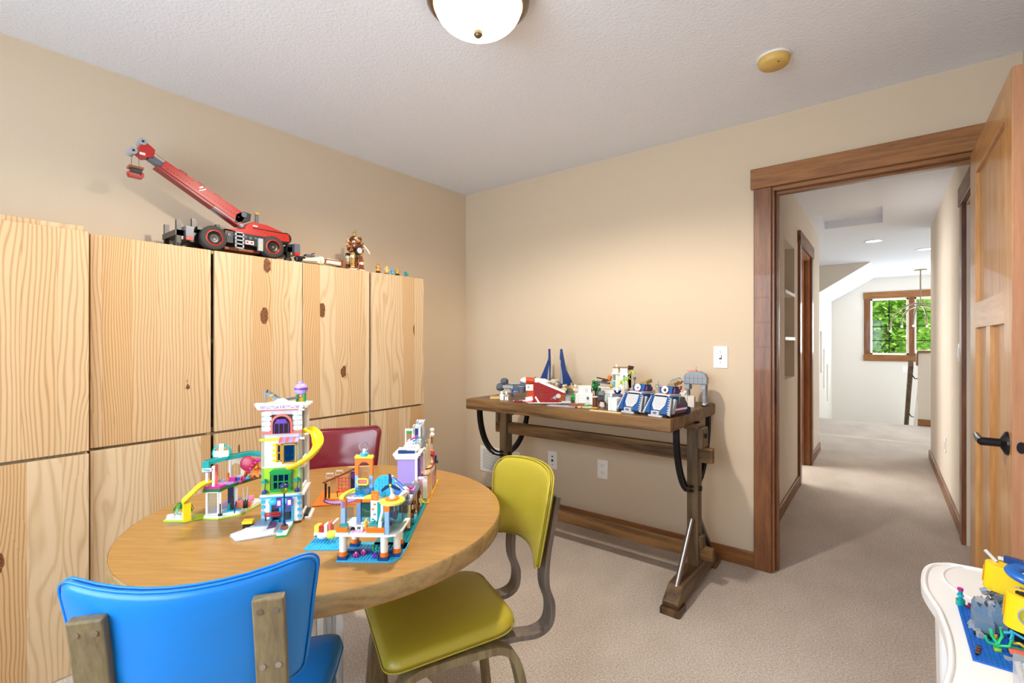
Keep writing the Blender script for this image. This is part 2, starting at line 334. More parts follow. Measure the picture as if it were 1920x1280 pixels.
# windows
def window(name, axis, c, a0, a1, z0, z1, face, mull, bars_a, bars_z, m_in, dark):
    """casings on the room side plus sash and pane; face = +1/-1: side the casing stands on"""
    w = B(); t = .018
    def bxx(m, p, q, r, s, d0, d1, b): b.box(m, p, q, min(c+face*d0, c+face*d1), max(c+face*d0, c+face*d1), r, s) if axis == 'x' else b.box(m, min(c+face*d0, c+face*d1), max(c+face*d0, c+face*d1), p, q, r, s)
    k = .10
    fr = B()
    bxx(M['trimV'], a0-k, a0, z0, z1, .001, t, fr); bxx(M['trimV'], a1, a1+k, z0, z1, .001, t, fr)
    bxx(M['trimX'], a0-k-.01, a1+k+.01, z1, z1+.13, .001, t+.006, fr); bxx(M['trimX'], a0-k-.01, a1+k+.01, z0-.12, z0, .001, t+.01, fr)
    o = struct(fr.build(name, None, .003))
    s = B()
    for p, q in mull:
        bxx(m_in, p, p+.03, z0, z1, -.055, -.025, s); bxx(m_in, q-.03, q, z0, z1, -.055, -.025, s); bxx(m_in, p, q, z0, z0+.03, -.055, -.025, s); bxx(m_in, p, q, z1-.03, z1, -.055, -.025, s)
    s.build('sash', o)
    bs = B()
    for p, q in mull:
        for f in bars_a: a = p+(q-p)*f; bxx(dark, a-.007, a+.007, z0+.03, z1-.03, -.045, -.035, bs)
        for f in bars_z: z = z0+(z1-z0)*f; bxx(dark, p+.03, q-.03, z-.007, z+.007, -.046, -.034, bs)
    bs.build('muntin', o)
    g = B()
    for p, q in mull: bxx(M['glass'], p+.03, q-.03, z0+.03, z1-.03, -.042, -.038, g)
    g.build('pane', o); return o
w2 = window('window_2', 'x', 11.45, -.186, .98, .985, 2.05, -1, [(-.186, .38), (.46, .98)], [.5], [.25, .5, .75], M['white'], M['blackgap'])
B().box(M['trimV'], .38, .46, 11.40, 11.47, .985, 2.05).build('mullion_post', w2)
window('window_1', 'x', -.95, -1.9, 0, .85, 2.1, 1, [(-1.9, -.95), (-.95, 0)], [.5], [.25, .5, .75], M['white'], M['blackgap'])
window('window_added', 'y', 3.0, 8.6, 10.6, .8, 2.1, -1, [(8.6, 9.6), (9.6, 10.6)], [.5], [.33, .67], M['white'], M['blackgap'])  # unseen window, added to let the side fill reach the stair

# doorway trim of the room
t = B().box(M['trimV'], -.553, -.468, Y1-.022, Y1, 0, 2.06).box(M['trimV'], .385, .455, Y1-.022, Y1, 0, 2.06)
tr = struct(t.build('trim_1', None, .003), 'dark stained upright casings either side of the doorway')
struct(B().box(M['trimX'], -.568, .458, Y1-.028, Y1, 2.06, 2.168).build('trim_2', None, .003), 'wide stained head casing over the doorway')
j = B().box(M['trimV'], -.475, -.455, Y1-.004, 2.984, 0, 2.04).box(M['trimV'], -.455, -.442, 2.90, 2.94, 0, 2.03).box(M['trimV'], .365, .385, Y1, 2.984, 0, 2.04)
j.box(M['trimX'], -.475, .385, Y1-.004, 2.984, 2.04, 2.06).box(M['trimX'], -.455, .365, 2.90, 2.94, 2.027, 2.04)
jo = struct(j.build('trim_3', None, .002), 'stained jamb lining of the doorway')
B().box(M['iron'], -.456, -.4535, 2.872, 2.898, .90, .985).build('strike_plate', jo)
struct(B().box(M['trimV'], -.56, -.475, 2.984, 3.002, 0, 2.06).box(M['trimX'], -.57, .40, 2.984, 3.004, 2.06, 2.168).build('trim_4'))
# hall door casings (left door and right door)
t = B()
for y in (4.70, 5.57): t.box(M['trimV'], -.572, -.552, y, y+.10, 0, 2.065)
t.box(M['trimY'], -.572, -.546, 4.68, 5.69, 2.065, 2.18); struct(t.build('trim_5', None, .003), 'stained casing round the door on the left of the hall')
t = B().box(M['trimV'], -.70, -.572, 4.80, 4.82, 0, 2.06).box(M['trimV'], -.70, -.572, 5.55, 5.57, 0, 2.06).box(M['trimY'], -.70, -.572, 4.82, 5.55, 2.04, 2.06).box(M['trimV'], -.66, -.62, 5.53, 5.55, 0, 2.04)
struct(t.build('trim_6'))
t = B().box(M['trimV'], .378, .40, 3.96, 4.06, 0, 2.075).box(M['trimV'], .378, .40, 3.05, 3.15, 0, 2.075).box(M['trimY'], .372, .40, 3.03, 4.08, 2.075, 2.19)
struct(t.build('trim_7', None, .003), 'stained casing round the door on the right of the hall')
struct(B().box(M['doorV'], .42, .455, 3.16, 3.95, .01, 2.05).build('door_2'), 'closed wood door on the right of the hall')
# open door leaf on the left hall doorway, swung into the side room
d3 = struct(B().box(M['doorV'], -1.42, -.69, 4.84, 4.875, .01, 2.03).build('door_3', None, .002), 'wood door standing open into the side room')
# baseboards
bh = .085
struct(B().box(M['trimX'], X0, -.553, Y1-.014, Y1, 0, bh).build('baseboard_front', None, .003), 'stained wood baseboard under the trestle table')
struct(B().box(M['trimY'], X0, X0+.014, -.95, Y1-.014, 0, bh).build('baseboard_left', None, .003))
struct(B().box(M['trimY'], .446, .46, -.95, 2.84, 0, bh).build('baseboard_right', None, .003))
struct(B().box(M['trimX'], X0, .446, -.95, -.936, 0, bh).build('baseboard_back', None, .003))
struct(B().box(M['trimY'], -.572, -.556, 3.004, 4.70, 0, .09).box(M['trimY'], -.572, -.556, 5.67, 6.445, 0, .09).build('baseboard_hall_left', None, .003), 'wood baseboard along the left of the hall')
struct(B().box(M['trimY'], .384, .40, 4.06, 6.70, 0, .09).box(M['trimX'], .384, .515, 6.68, 6.695, 0, .09).build('baseboard_hall_right', None, .003), 'wood baseboard along the right of the hall')
# niche shelves, attic hatch
for y0, y1, in ((3.19, 3.675), (4.011, 4.51)):
    for z in (1.257, 1.609): struct(B().box(M['white'], -.70, -.566, y0, y1, z-.012, z+.012).build('trim_shelf'))
h = B().box(M['ceil'], -.49, 0, 5.38, 6.1, ZC+.075, ZC+.09)
tag(h.build('attic_hatch'), 'flat white attic hatch panel recessed in the hall ceiling', 'hatch')
# the open door
dx0, dx1 = .295, .332; d = B()
for y0, y1 in ((1.974, 2.085), (2.66, 2.803)): d.box(M['doorV'], dx0, dx1, y0, y1, .012, 2.03)
for z0, z1 in ((.012, .25), (1.29, 1.39), (1.915, 2.03)): d.box(M['doorY'], dx0, dx1, 2.085, 2.66, z0, z1)
d.box(M['doorV'], dx0, dx1, 2.335, 2.41, .25, 1.29); d.box(M['doorE'], dx0+.0005, dx1-.0005, 1.9725, 1.975, .013, 2.029)
d1 = struct(d.build('door_1', None, .0015), 'open fir panel door with one upper and two lower panels')
for y0, y1, z0, z1 in ((2.085, 2.66, 1.39, 1.915), (2.085, 2.335, .25, 1.29), (2.41, 2.66, .25, 1.29)): B().box(M['doorV'], dx0+.012, dx1-.012, y0, y1, z0, z1).build('panel', d1)
hd = B().cyl(M['bronze'], (dx0, 2.035, .93), (dx0-.006, 2.035, .93), .036, .034, 24).cyl(M['bronze'], (dx0-.006, 2.035, .93), (dx0-.016, 2.035, .93), .034, .014, 24).cyl(M['bronze'], (dx0-.014, 2.035, .93), (dx0-.060, 2.035, .93), .0125, n=16)
hd.tube(M['bronze'], [(dx0-.056, 2.028, .93), (dx0-.058, 2.07, .931), (dx0-.056, 2.14, .934)], [.0115, .010, .008], 10); hd.build('handle', d1)
B().prism(M['bronze'], [(dx0+.0185+.010*math.cos(a*.5236), .93+.017*math.sin(a*.5236)) for a in range(12)], 1.9705, 1.9725, 'y').build('latch_plate', d1)

# wall plates and grille
def plate(name, label, cat, x, z, kind):
    o = thing(name, label, cat, (x, Y1, z)); B().box(M['plate'], -.038, .038, -.006, 0, -.062, .062).build('cover_plate', o, .002); k = B(); dk = base('socket_dark', '#303238', .6)
    if kind == 'out':
        for s in (-.024, .024):
            B().cyl(M['plate'], (0, -.006, s), (0, -.009, s), .017, n=20).build('receptacle', o)
            k.box(dk, -.008, -.006, -.0095, -.008, s, s+.009).box(dk, .006, .008, -.0095, -.008, s, s+.008).cyl(dk, (0, -.008, s-.008), (0, -.0095, s-.008), .0025, n=8)
        k.build('slots', o)
    elif kind == 'data': k.cyl(dk, (0, -.006, .026), (0, -.010, .026), .006, n=10).box(base('jack_blue', '#38506c', .5), -.008, .008, -.0095, -.005, -.011, .006).cyl(dk, (0, -.006, -.032), (0, -.008, -.032), .0035, n=8); k.build('jack', o)
    else:
        B().box(M['plate'], -.005, .005, -.016, -.006, -.004, .012).build('toggle', o); k.cyl(dk, (0, -.006, .03), (0, -.0075, .03), .0025, n=8).cyl(dk, (0, -.006, -.03), (0, -.0075, -.03), .0025, n=8).box(dk, -.007, .007, -.0068, -.006, -.012, .012); k.build('screw', o)
plate('light_switch', 'white toggle light switch on the beige wall beside the doorway', 'light switch', -.727, 1.146, 'sw')
plate('data_outlet', 'white wall plate with a blue data jack below the trestle table', 'wall plate', -1.862, .388, 'data')
plate('power_outlet', 'white duplex power outlet below the middle of the trestle table', 'power outlet', -1.467, .388, 'out')
g = thing('wall_vent', 'white louvred air return grille low in the room corner', 'vent', (-2.35, Y1, .302))
f = B().box(M['white'], -.2, .2, -.008, 0, .08, .10).box(M['white'], -.2, .2, -.008, 0, -.10, -.08).box(M['white'], -.2, -.175, -.008, 0, -.08, .08).box(M['white'], .175, .2, -.008, 0, -.08, .08); f.build('frame', g, .002)
s = B(); s.box(M['blackgap'], -.175, .175, -.002, -.0005, -.08, .08)
for k in range(13): s.bx(M['white'], (0, -.0055, -.074+k*.0124), (.35, .010, .0016), (R(38), 0, 0))
s.box(M['white'], -.003, .003, -.009, -.002, -.08, .08); s.build('louvres', g)
def hplate(label, y, z, kind):
    o = thing('wall_switch' if kind else 'hall_outlet', label, 'light switch' if kind else 'power outlet', (.40, y, z)); B().box(M['plate'], -.006, 0, -.036, .036, -.06, .06).build('cover_plate', o, .002)
    B().box(M['plate'], -.012, -.006, -.012, .012, -.03, .03).build('toggle' if kind else 'receptacle', o)
hplate('white light switch on the right hall wall beside the closet casing', 4.27, 1.16, 1)
hplate('white power outlet low on the right hall wall', 5.17, .40, 0)
o = thing('landing_switch', 'small white switch plate on the far wall under the window', 'light switch', (.33, 11.45, .72)); B().box(M['plate'], -.04, .04, -.006, 0, -.06, .06).build('cover_plate', o)
# ------------------------------------------------------------------ lights and ceiling things
o = thing('ceiling_lamp', 'round flush ceiling light with glowing frosted glass dome and bronze ring', 'ceiling lamp', (-1.10, 1.222, ZC))
B().lathe(M['nickel'], [(.02, -.0005), (.176, -.0005), (.180, -.012), (.172, -.03), (.176, -.04), (.160, -.056), (.150, -.056), (.15, -.04)], 48).build('ring', o)
dome = base('glowing_frosted_glass', '#fff8ee', .4, emit='#fff6ea', es=4.6)
B().lathe(dome, [(.152, -.045)] + [(.152*math.cos(R(a)), -.045-.095*math.sin(R(a))) for a in range(8, 88, 8)] + [(.012, -.14)], 40).build('glass_dome', o)
B().cyl(M['nickel'], (0, 0, -.138), (0, 0, -.150), .017, .015, 20).sph(M['nickel'], (0, 0, -.150), .013, 14, (1, 1, .7)).build('finial', o)
bulb = bpy.data.lights.new('lamp_bulb', 'SPOT'); bulb.spot_size = R(168); bulb.spot_blend = .35; bulb.energy = 105; bulb.color = (1, .88, .74); bulb.shadow_soft_size = .045
bo = bpy.data.objects.new('lamp_bulb', bulb); COL.objects.link(bo); bo.parent = o; bo.location = (0, 0, -.19)
o = thing('smoke_detector', 'yellowed round smoke detector on the ceiling', 'smoke detector', (-.364, 2.275, ZC))
B().lathe(M['plate'], [(0.001, 0), (.066, 0), (.066, -.006), (.0, -.006)], 32).build('base_plate', o)
ys = base('aged_yellow_plastic', '#d2b062', .45)
B().lathe(ys, [(.060, -.006), (.062, -.012), (.058, -.030), (.052, -.036), (.0005, -.037)], 32).build('body', o)
B().cyl(M['iron'], (.022, -.028, -.037), (.022, -.028, -.0375), .004, n=10).build('test_button', o)
for x, y, lab in ((-.09, 7.16, 'round recessed hall light nearer the attic hatch'), (.44, 8.2, 'round recessed light by the far end of the hall wall')):
    o = thing('recessed_light', lab, 'ceiling light', (x, y, ZC), group='recessed lights in the hall ceiling')
    B().lathe(M['white'], [(.075, 0), (.095, 0), (.095, -.004), (.075, -.006)], 28).build('trim_ring', o)
    sl_ = bpy.data.lights.new('recessed_bulb', 'SPOT'); sl_.energy = 38; sl_.spot_size = R(150); sl_.spot_blend = .5; sl_.color = (1, .93, .84); sl_.shadow_soft_size = .07
    so2 = bpy.data.objects.new('recessed_bulb', sl_); COL.objects.link(so2); so2.parent = o; so2.location = (0, 0, -.01)
    B().cyl(base('recessed_glow', '#ffffff', .4, emit='#fff4e6', es=6), (0, 0, -.001), (0, 0, -.003), .075, n=28).build('lens', o)
o = thing('chandelier', 'slim brass chandelier of nested arches hanging before the stair window', 'chandelier', (.50, 10.5, ZC))
br = base('aged_brass', '#8d8068', .3, 1); glow = base('bulb_glow', '#ffe9c8', .3, emit='#ffdca8', es=4)
B().cyl(br, (0, 0, 0), (0, 0, -.02), .085, n=24).build('canopy', o); B().cyl(br, (0, 0, -.02), (0, 0, -.60), .010, n=10).build('rod', o)
for an, rr, dz in ((20, .42, -.56), (-35, .29, -.60), (70, .29, -.60)):
    pts = []
    for k in range(17):
        a = math.pi*k/16; pts.append((rr*math.cos(a)*math.cos(R(an)), rr*math.cos(a)*math.sin(R(an)), dz-rr*.95+rr*.95*math.sin(a)))
    pts = [(pts[0][0], pts[0][1], pts[0][2]-.05)] + pts + [(pts[-1][0], pts[-1][1], pts[-1][2]-.05)]
    ar = B().tube(br, pts, .013, 8).build('arch', o)
    for p in (pts[0], pts[-1]): B().sph(glow, (p[0], p[1], p[2]-.022), .017, 10).build('bulb', ar)
# handrail down the stair
o = thing('handrail', 'brown wooden handrail sloping down the stair on iron brackets', 'handrail', (.335, 9.3, .9))
B().bx(M['rustY'], (0, .95, -.59), (.06, 2.2, .12), (R(-33), 0, 0)).build('rail', o, .006)
for y in (.15, 1.25): B().tube(M['iron'], [(0.02, y, -.08-y*.65), (.05, y, -.13-y*.65), (.082, y, -.13-y*.65)], .008, 6).build('bracket', o)
# ------------------------------------------------------------------ outside: trees beyond the stair window
leafm = base('leaf_green', '#7db54a', .5); nt = leafm.node_tree
gi = nt.nodes.new('ShaderNodeNewGeometry').outputs['Random Per Island']
nt.links.new(ramp(nt, gi, [(0, '#5a9a2a'), (.5, '#9cd050'), (1, '#e6f48c')]), nt.nodes['Principled BSDF'].inputs['Base Color'])
nt.nodes['Principled BSDF'].inputs['Transmission Weight'].default_value = 0
tl = nt.nodes.new('ShaderNodeBsdfTranslucent'); tl.inputs[0].default_value = lin('#b4dc60'); mx = nt.nodes.new('ShaderNodeMixShader'); mx.inputs[0].default_value = .35
nt.links.new(nt.nodes['Principled BSDF'].outputs[0], mx.inputs[1]); nt.links.new(tl.outputs[0], mx.inputs[2]); nt.links.new(mx.outputs[0], nt.nodes['Material Output'].inputs[0])
bark = base('bark', '#5a4a3a', .9)
def tree(x, y, zc, rx, rz_, n, lab, ls=.16):
    o = thing('leafy_tree', lab, 'tree', (x, y, -3), group='trees beyond the stair window'); rnd = random.Random(int(x*100+y*7))
    B().tube(bark, [(0, 0, 0), (.05, .1, 1.8), (-.05, 0, zc+3), (.1, 0, zc+3+rz_*.5)], [.16, .13, .10, .04], 8).tube(bark, [(0, .05, zc+2.2), (.7, .1, zc+3.2)], [.06, .02], 6).tube(bark, [(0, .05, zc+2), (-.8, .2, zc+2.9)], [.06, .02], 6).build('trunk', o)
    b = B()
    cl = [(rnd.gauss(0, .5)*rx, rnd.gauss(0, .22)*rx, zc+3+rnd.gauss(0, .45)*rz_) for _ in range(60)]
    for _ in range(n):
        c = rnd.choice(cl); p = [c[0]+rnd.gauss(0, .28), c[1]+rnd.gauss(0, .28), c[2]+rnd.gauss(0, .16)]; s = ls*rnd.uniform(.5, 1.1)
        q = Euler((rnd.uniform(-.9, .9), rnd.uniform(-.9, .9), rnd.uniform(0, 6.3))).to_matrix()
        b.add([Vector(p)+q@Vector(t) for t in ((-s*.6, 0, 0), (0, -s*.32, s*.05), (s*.6, 0, 0), (0, s*.32, s*.05))], [(0, 1, 2, 3)], leafm)
    b.build('foliage', o)
tree(.1, 15.4, 1.7, 1.3, 1.1, 6000, 'bright green leafy tree nearest the stair window')
tree(-1.05, 18.2, 1.5, .8, 1.1, 4500, 'slim leafy tree at the left edge of the stair window')
tree(1.6, 18.6, 1.5, 1.5, 1.2, 4600, 'leafy tree to the right behind the window mullion')
tree(-.6, 22.0, 1.9, 1.7, 1.5, 7000, 'green leafy tree further back, left of the one nearest the window')
tree(1.4, 26.0, 2.0, 2.8, 2.2, 6000, 'tall leafy tree standing behind the other trees', .22)
struct(B().box(base('lawn', '#6e9440', .9), -30, 30, 11.7, 60, -3.1, -3.0).build('ground_lawn'))
for x, y, r, wh in ((-.6, 13.6, .7, 'leftmost seen'), (1.0, 13.4, .7, 'in front of the nearest tree'), (2.5, 13.4, .65, 'right of the window mullion')):
    o = thing('flowering_shrub', 'rounded yellow-green shrub below the stair window sill, ' + wh, 'shrub', (x, y, -3), group='shrubs below the stair window'); rnd = random.Random(int(x*10)+99); b = B()
    for _ in range(900):
        a, e = rnd.uniform(0, 6.3), rnd.uniform(-.2, 1.5); rr = r*rnd.uniform(.7, 1.02); s = .075
        p = Vector((rr*math.cos(a)*math.cos(e), rr*math.sin(a)*math.cos(e), 3.15+rr*math.sin(e))); q = Euler((rnd.uniform(-1, 1), rnd.uniform(-1, 1), rnd.uniform(0, 6))).to_matrix()
        b.add([p+q@Vector(t) for t in ((-s, 0, 0), (0, -s*.5, 0), (s, 0, 0), (0, s*.5, 0))], [(0, 1, 2, 3)], leafm)
    b.build('foliage', o); B().tube(bark, [(0, 0, 0), (0, 0, 3.1)], .06, 8).tube(bark, [(0, 0, 2.9), (.3, .1, 3.3)], .03, 6).build('stem', o)

# ------------------------------------------------------------------ pine cabinets along the left wall
def cabinet(y0, y1, z0, z1, xf, label, ajar=0.0):
    """xf = front plane of the doors"""
    o = thing('pine_cabinet', label, 'cabinet', (X0+.01, (y0+y1)/2, z0)); hw = (y1-y0)/2; h = z1-z0; D = xf-(X0+.01)-.019; t = .018
    e = D-.004
    b = B().box(M['pine'], 0, e, -hw+.002, -hw+t, 0, h).box(M['pine'], 0, e, hw-t, hw-.002, 0, h).box(M['pine'], 0, e-.012, -hw+t, hw-t, 0, t).box(M['pine'], 0, e-.012, -hw+t, hw-t, h-t, h).box(M['pine'], 0, .006, -hw+t, hw-t, t, h-t)
    b.build('body', o); B().box(M['pine'], .01, D-.02, -hw+t, hw-t, h/2-.009, h/2+.009).build('shelf', o)
    for s in (-1, 1):
        a, c = (-hw+.001, -.0075) if s < 0 else (.0075, hw-.001)
        B().box(M['pine'], D+.001, D+.019, a, c, .002, h-.005).build('door', o, .0015)
    return o
for y0, y1, xf, nm in ((.445, 1.2925, -2.40, 'middle'), (1.2945, 2.130, -2.40, 'corner')):
    w = {'middle': 'under the toy crane', 'corner': 'nearest the room corner'}[nm]
    cabinet(y0, y1, 0, .818, xf, f'lower knotty pine cabinet with two plain doors {w}')
    cabinet(y0, y1, .822, 1.654, xf, f'upper knotty pine cabinet with two plain doors {w}')
cabinet(-.41, .437, 0, .816, -2.368, 'lower knotty pine cabinet at the left end with a big dark knot')
cabinet(-.41, .437, .820, 1.655, -2.368, 'upper knotty pine cabinet at the left end standing slightly proud')
tag(B().box(M['pine'], -2.66, -2.41, -.38, .43, 1.655, 1.676).build('pine_board', None, .002), 'thin loose pine board lying on top of the left end cabinet', 'board')

# ------------------------------------------------------------------ rustic trestle table (its own toys follow later)
o = thing('trestle_table', 'long rustic brown trestle table with curved iron braces against the wall', 'table', (-1.375, 2.49, 0))
cx, cy = -1.375, 2.49
def W(x0, x1, y0, y1, z0, z1, m, b=None): return (b or B()).box(m, x0-cx, x1-cx, y0-cy, y1-cy, z0, z1)
W(-2.02, -.752, 2.13, 2.845, .822, .885, M['rustX']).build('table_top', o, .006)
for xp, s in ((-.757, 1), (-1.99, -1)):
    W(xp-.030, xp+.026, 2.455, 2.525, .10, .822, M['rustZ']).build('post', o, .006)
    y0, y1 = 2.135, 2.80
    ft = B().prism(M['rustY'], [(y0-cy, .03), (y0-cy, .055), (y0+.08-cy, .105), (y1-.08-cy, .105), (y1-cy, .055), (y1-cy, .03)], xp-.038-cx, xp+.036-cx, 'x')
    f = ft.build('foot', o, .005)
    for ya in (y0-.015, y1-.085): W(xp-.045, xp+.045, ya, ya+.10, 0, .03, M['rustY']).build('foot_pad', f, .004)
    W(xp-.036, xp+.036, 2.425, 2.555, .795, .822, M['rustY']).build('top_bracket', o, .006)
    W(xp+(.026 if s > 0 else -.052), xp+(.052 if s > 0 else -.030), 2.44, 2.54, .70, .80, M['rustZ']).build('cheek_block', o, .004)
    for e in (-1, 1):
        for off in (0, .022):
            pts = []
            for k in range(13):
                a = R(90*k/12); rr = .265-off; pts.append((xp-.006-cx, 2.49-cy+e*(.035+(rr-.03+ .0)*math.cos(a)), .822-(.345-off)*math.sin(a) if k < 12 else .822-(.345-off)))
            pts = [(xp-.006-cx, 2.49-cy+e*(.035+(.235-off)*math.cos(R(7.5*k))), .822-(.34-off)*math.sin(R(7.5*k))) for k in range(13)]
            B().strip(M['iron'], pts, (1, 0, 0), .022, .009).build('iron_brace', o)
        B().tube(M['steel'], [(xp-cx, 2.49-cy+e*.275, .09), (xp-cx, 2.49-cy+e*.045, .34)], .0135, 12).build('steel_rod', o)
    B().cyl(M['iron'], (xp+.026-cx, 0, .49), (xp+.034-cx, 0, .49), .014, n=12).build('bolt', o)
    B().cyl(M['iron'], (xp+.052-cx, .0, .76), (xp+.06-cx, 0, .76), .012, n=12).build('bolt', o)
for z0, z1 in ((.625, .70), (.135, .20)):
    W(-2.07, -.665, 2.473, 2.507, z0, z1, M['rustX']).build('stretcher', o, .004)
    for xp in (-.722, -2.03): W(xp-.010, xp+.012, 2.466, 2.514, z1-.005, z1+.055, M['rustZ']).build('wedge', o, .003)

# ------------------------------------------------------------------ round table
o = thing('round_table', 'round oak laminate table on a ribbed chrome pedestal', 'table', (-1.338, .808, 0), R(36))
TR = .5226
B().lathe(M['tableedge'], [(TR-.004, .674), (TR, .678), (TR, .718), (TR-.002, .7199)], 96).build('edge_band', o)
B().cyl(M['tabletop'], (0, 0, .672), (0, 0, .72), TR-.0025, n=96).build('table_top', o)
pd = B()
pts = []
for k in range(36): a = 2*math.pi*k/36; r = .040 if k % 2 else .033; pts.append((r*math.cos(a), r*math.sin(a)))
pd.prism(M['chrome'], pts, .05, .672, 'z'); pd.build('pedestal', o)
for k in range(4):
    a = R(45+90*k); B().strip(M['chrome'], [(.03*math.cos(a), .03*math.sin(a), .075), (.2*math.cos(a), .2*math.sin(a), .05), (.36*math.cos(a), .36*math.sin(a), .012)], (-math.sin(a), math.cos(a), 0), .05, .022).build('foot', o, .004)

# ------------------------------------------------------------------ bentwood vinyl chairs
def cushion(m, outline, T, warp, p=3.0, rings=7, tube_r=0):
    """padded slab: outline (centred) is the rim; the faces swell by T/2"""
    n = len(outline); vs = []; fs = []
    S = [math.sin(math.pi/2*k/rings) for k in range(1, rings+1)]
    for side in (1, -1):
        o0 = len(vs); vs.append(warp(0, 0, side*T/2))
        for s in S:
            h = T/2*(max(0, 1-s**p))**(1/p)
            for x, y in outline: vs.append(warp(x*s, y*s, side*h))
        for k in range(n): t = (o0, o0+1+k, o0+1+(k+1) % n); fs.append(t if side > 0 else t[::-1])
        for j in range(rings-1):
            for k in range(n):
                a = o0+1+j*n; q = (a+k, a+n+k, a+n+(k+1) % n, a+(k+1) % n); fs.append(q if side > 0 else q[::-1])
    return B().add(vs, fs, m, True)
def chair(name, label, loc, f, vinyl, frame, dark, sharp):
    rz = math.atan2(-f[0], f[1]); o = thing(name, label, 'chair', (loc[0], loc[1], 0), rz)
    so_ = []
    for x, y in rrect(-.20, .20, -.20, .175, [.05, .05, .075, .075], 7):
        k = 1 - .16*max(0, (.21-y)/.42)**1.2; so_.append((x*k, y))
    def sw(x, y, z): return (x, y, .448+z-.018*max(0, (abs(y-.03)/.18))**3*(1 if y > .03 else -.15)-.006*(1-(x/.2)**2))
    seat = cushion(vinyl, so_, .052, sw, 4.5).build('seat', o)
    B().tube(vinyl, [sw(x*1.002, y*1.002, -.010) for x, y in so_], .0022, 6, True).build('piping', seat)
    # back pad: u across, v up
    cr = .03 if sharp else .055
    def dens(pl_):
        r = []
        for i in range(len(pl_)):
            a, b = Vector(pl_[i]), Vector(pl_[(i+1) % len(pl_)]); c = max(1, int((b-a).length/.03))
            for k in range(c): r.append(tuple(a+(b-a)*k/c))
        return r
    hh = .108 if sharp else .125
    base_out = dens(rrect(-.178, .178, -hh, hh, [cr, cr, .03, .03], 7))
    out = [(x*(1+.10*(y/.125)), y + ((0 if sharp else .018)*(1-(x/.178)**2) if y > 0 else .03*(1-(x/.178)**2))) for x, y in base_out]
    lift = .030 if sharp else 0
    def bw(x, y, z): return (x, -.318-.20*y+.060*(x/.19)**2+z, .705+(.022 if sharp else 0)+y+lift*(.5+.5*(x/.19)**2)*(1 if y > 0 else .5))
    back = cushion(vinyl, out, .034, bw, 4).build('backrest', o)
    for dz in (-.006, .007): B().tube(vinyl, [bw(x*1.006, y*1.006, dz) for x, y in out], .0024, 6, True).build('piping', back)
    fm = M['bentdark'] if dark else M['bent']; fl = M['bent']
    for s in (-1, 1):
        pts = spline([((0, -.342, .822) if sharp else (0, -.341, .775)), ((0, -.319, .70) if sharp else (0, -.328, .71)), (0, -.306, .60), (0, -.303, .52), (0, -.322, .46), (0, -.314, .405), (0, -.272, .385), (0, -.20, .392), (0, -.05, .400)], 5)
        b = B().strip(fm, [(p.x+s*(.124 if sharp else .115), p.y+.004, p.z) for p in pts], (1, 0, 0), .048, .017).build('back_support', o, .003)
        for z in ((.80, .70) if sharp else (.755, .665)):
            dy = min(pts, key=lambda q: abs(q.z-z)).y-.0045
            for dx in (-.012, .012): B().cyl(M['chrome'], (s*(.124 if sharp else .115)+dx, dy+.004, z), (s*(.124 if sharp else .115)+dx, dy-.0025, z), .0055, .005, 10).build('screw', b)
        pts = spline([(0, .165, .008), (0, .155, .20), (0, .142, .34), (0, .105, .390), (0, .04, .4), (0, -.08, .4), (0, -.15, .390), (0, -.188, .34), (0, -.215, .20), (0, -.24, .008)], 5)
        B().strip(fl, [(s*(.150+.03*(1-p.z/.4)), p.y, p.z) for p in pts], (1, 0, 0), .046, .022).build('leg_frame', o, .003)
    B().strip(fm, [(-.150, .02, .385), (.150, .02, .385)], (0, 1, 0), .05, .018).strip(fm, [(-.150, -.11, .385), (.150, -.11, .385)], (0, 1, 0), .05, .018).build('cross_rail', o, .002)
    return o
vb = base('blue_vinyl', '#0a7cd6', .36, spec=.5); vo = base('olive_vinyl', '#a89a30', .32, spec=.5); vr = base('oxblood_vinyl', '#6e1422', .22, spec=.6)
chair('dining_chair', 'bright blue vinyl chair with its back to the room, two screwed wooden supports', (-1.13, .475), (-.79, .61), vb, None, False, True)
chair('dining_chair', 'olive yellow vinyl bentwood chair beside the round table', (-1.03, .955), (-.45, -.89), vo, None, True, False)
chair('dining_chair', 'dark red vinyl chair tucked in behind the round table', (-1.622, .982), (.82, -.57), vr, None, True, True)
# ------------------------------------------------------------------ white plastic play table at the lower right
wp = base('white_play_plastic', '#eff1f5', .42)
o = thing('play_table', 'white moulded plastic play table by the open door', 'play table', (.27, 1.45, 0))
def lob(r): return [(-.165, .13), (-.185, .25), (-.182, .35), (-.165, .43), (-.13, .475), (-.08, .492), (.15, .495), (.165, .43), (.165, -.43), (.15, -.49), (-.08, -.49), (-.15, -.45), (-.182, -.35), (-.185, -.25), (-.165, -.13), (-.158, 0)]
pp = [(p.x, p.y) for p in spline([(x, y, 0) for x, y in lob(0)] + [(-.165, .13, 0)], 4)[:-1]]
B().prism(wp, pp, .543, .570, 'z').build('table_top', o, .008, seg=3)
ins = [(x*.93, y*.95) for x, y in pp]
r2 = B().tube(wp, [(x*.96, y*.97, .570) for x, y in pp], .006, 6, True); r2.build('raised_rim', o)
B().tube(wp, [(-.05+.085*math.cos(a*.2)-.0, .36+.12*math.sin(a*.2), .5705) for a in range(10, 26)], .0035, 6).build('moulded_line', o)
for y in (-.40, .25):
    B().prism(wp, [(-.15, 0), (-.16, .543), (-.07, .543), (-.05, .3), (-.045, 0)], y-.13, y+.02, 'y').build('leg', o, .012)
    B().prism(wp, [(.06, 0), (.06, .543), (.15, .543), (.15, 0)], y-.13, y+.02, 'y').build('leg', o, .012)
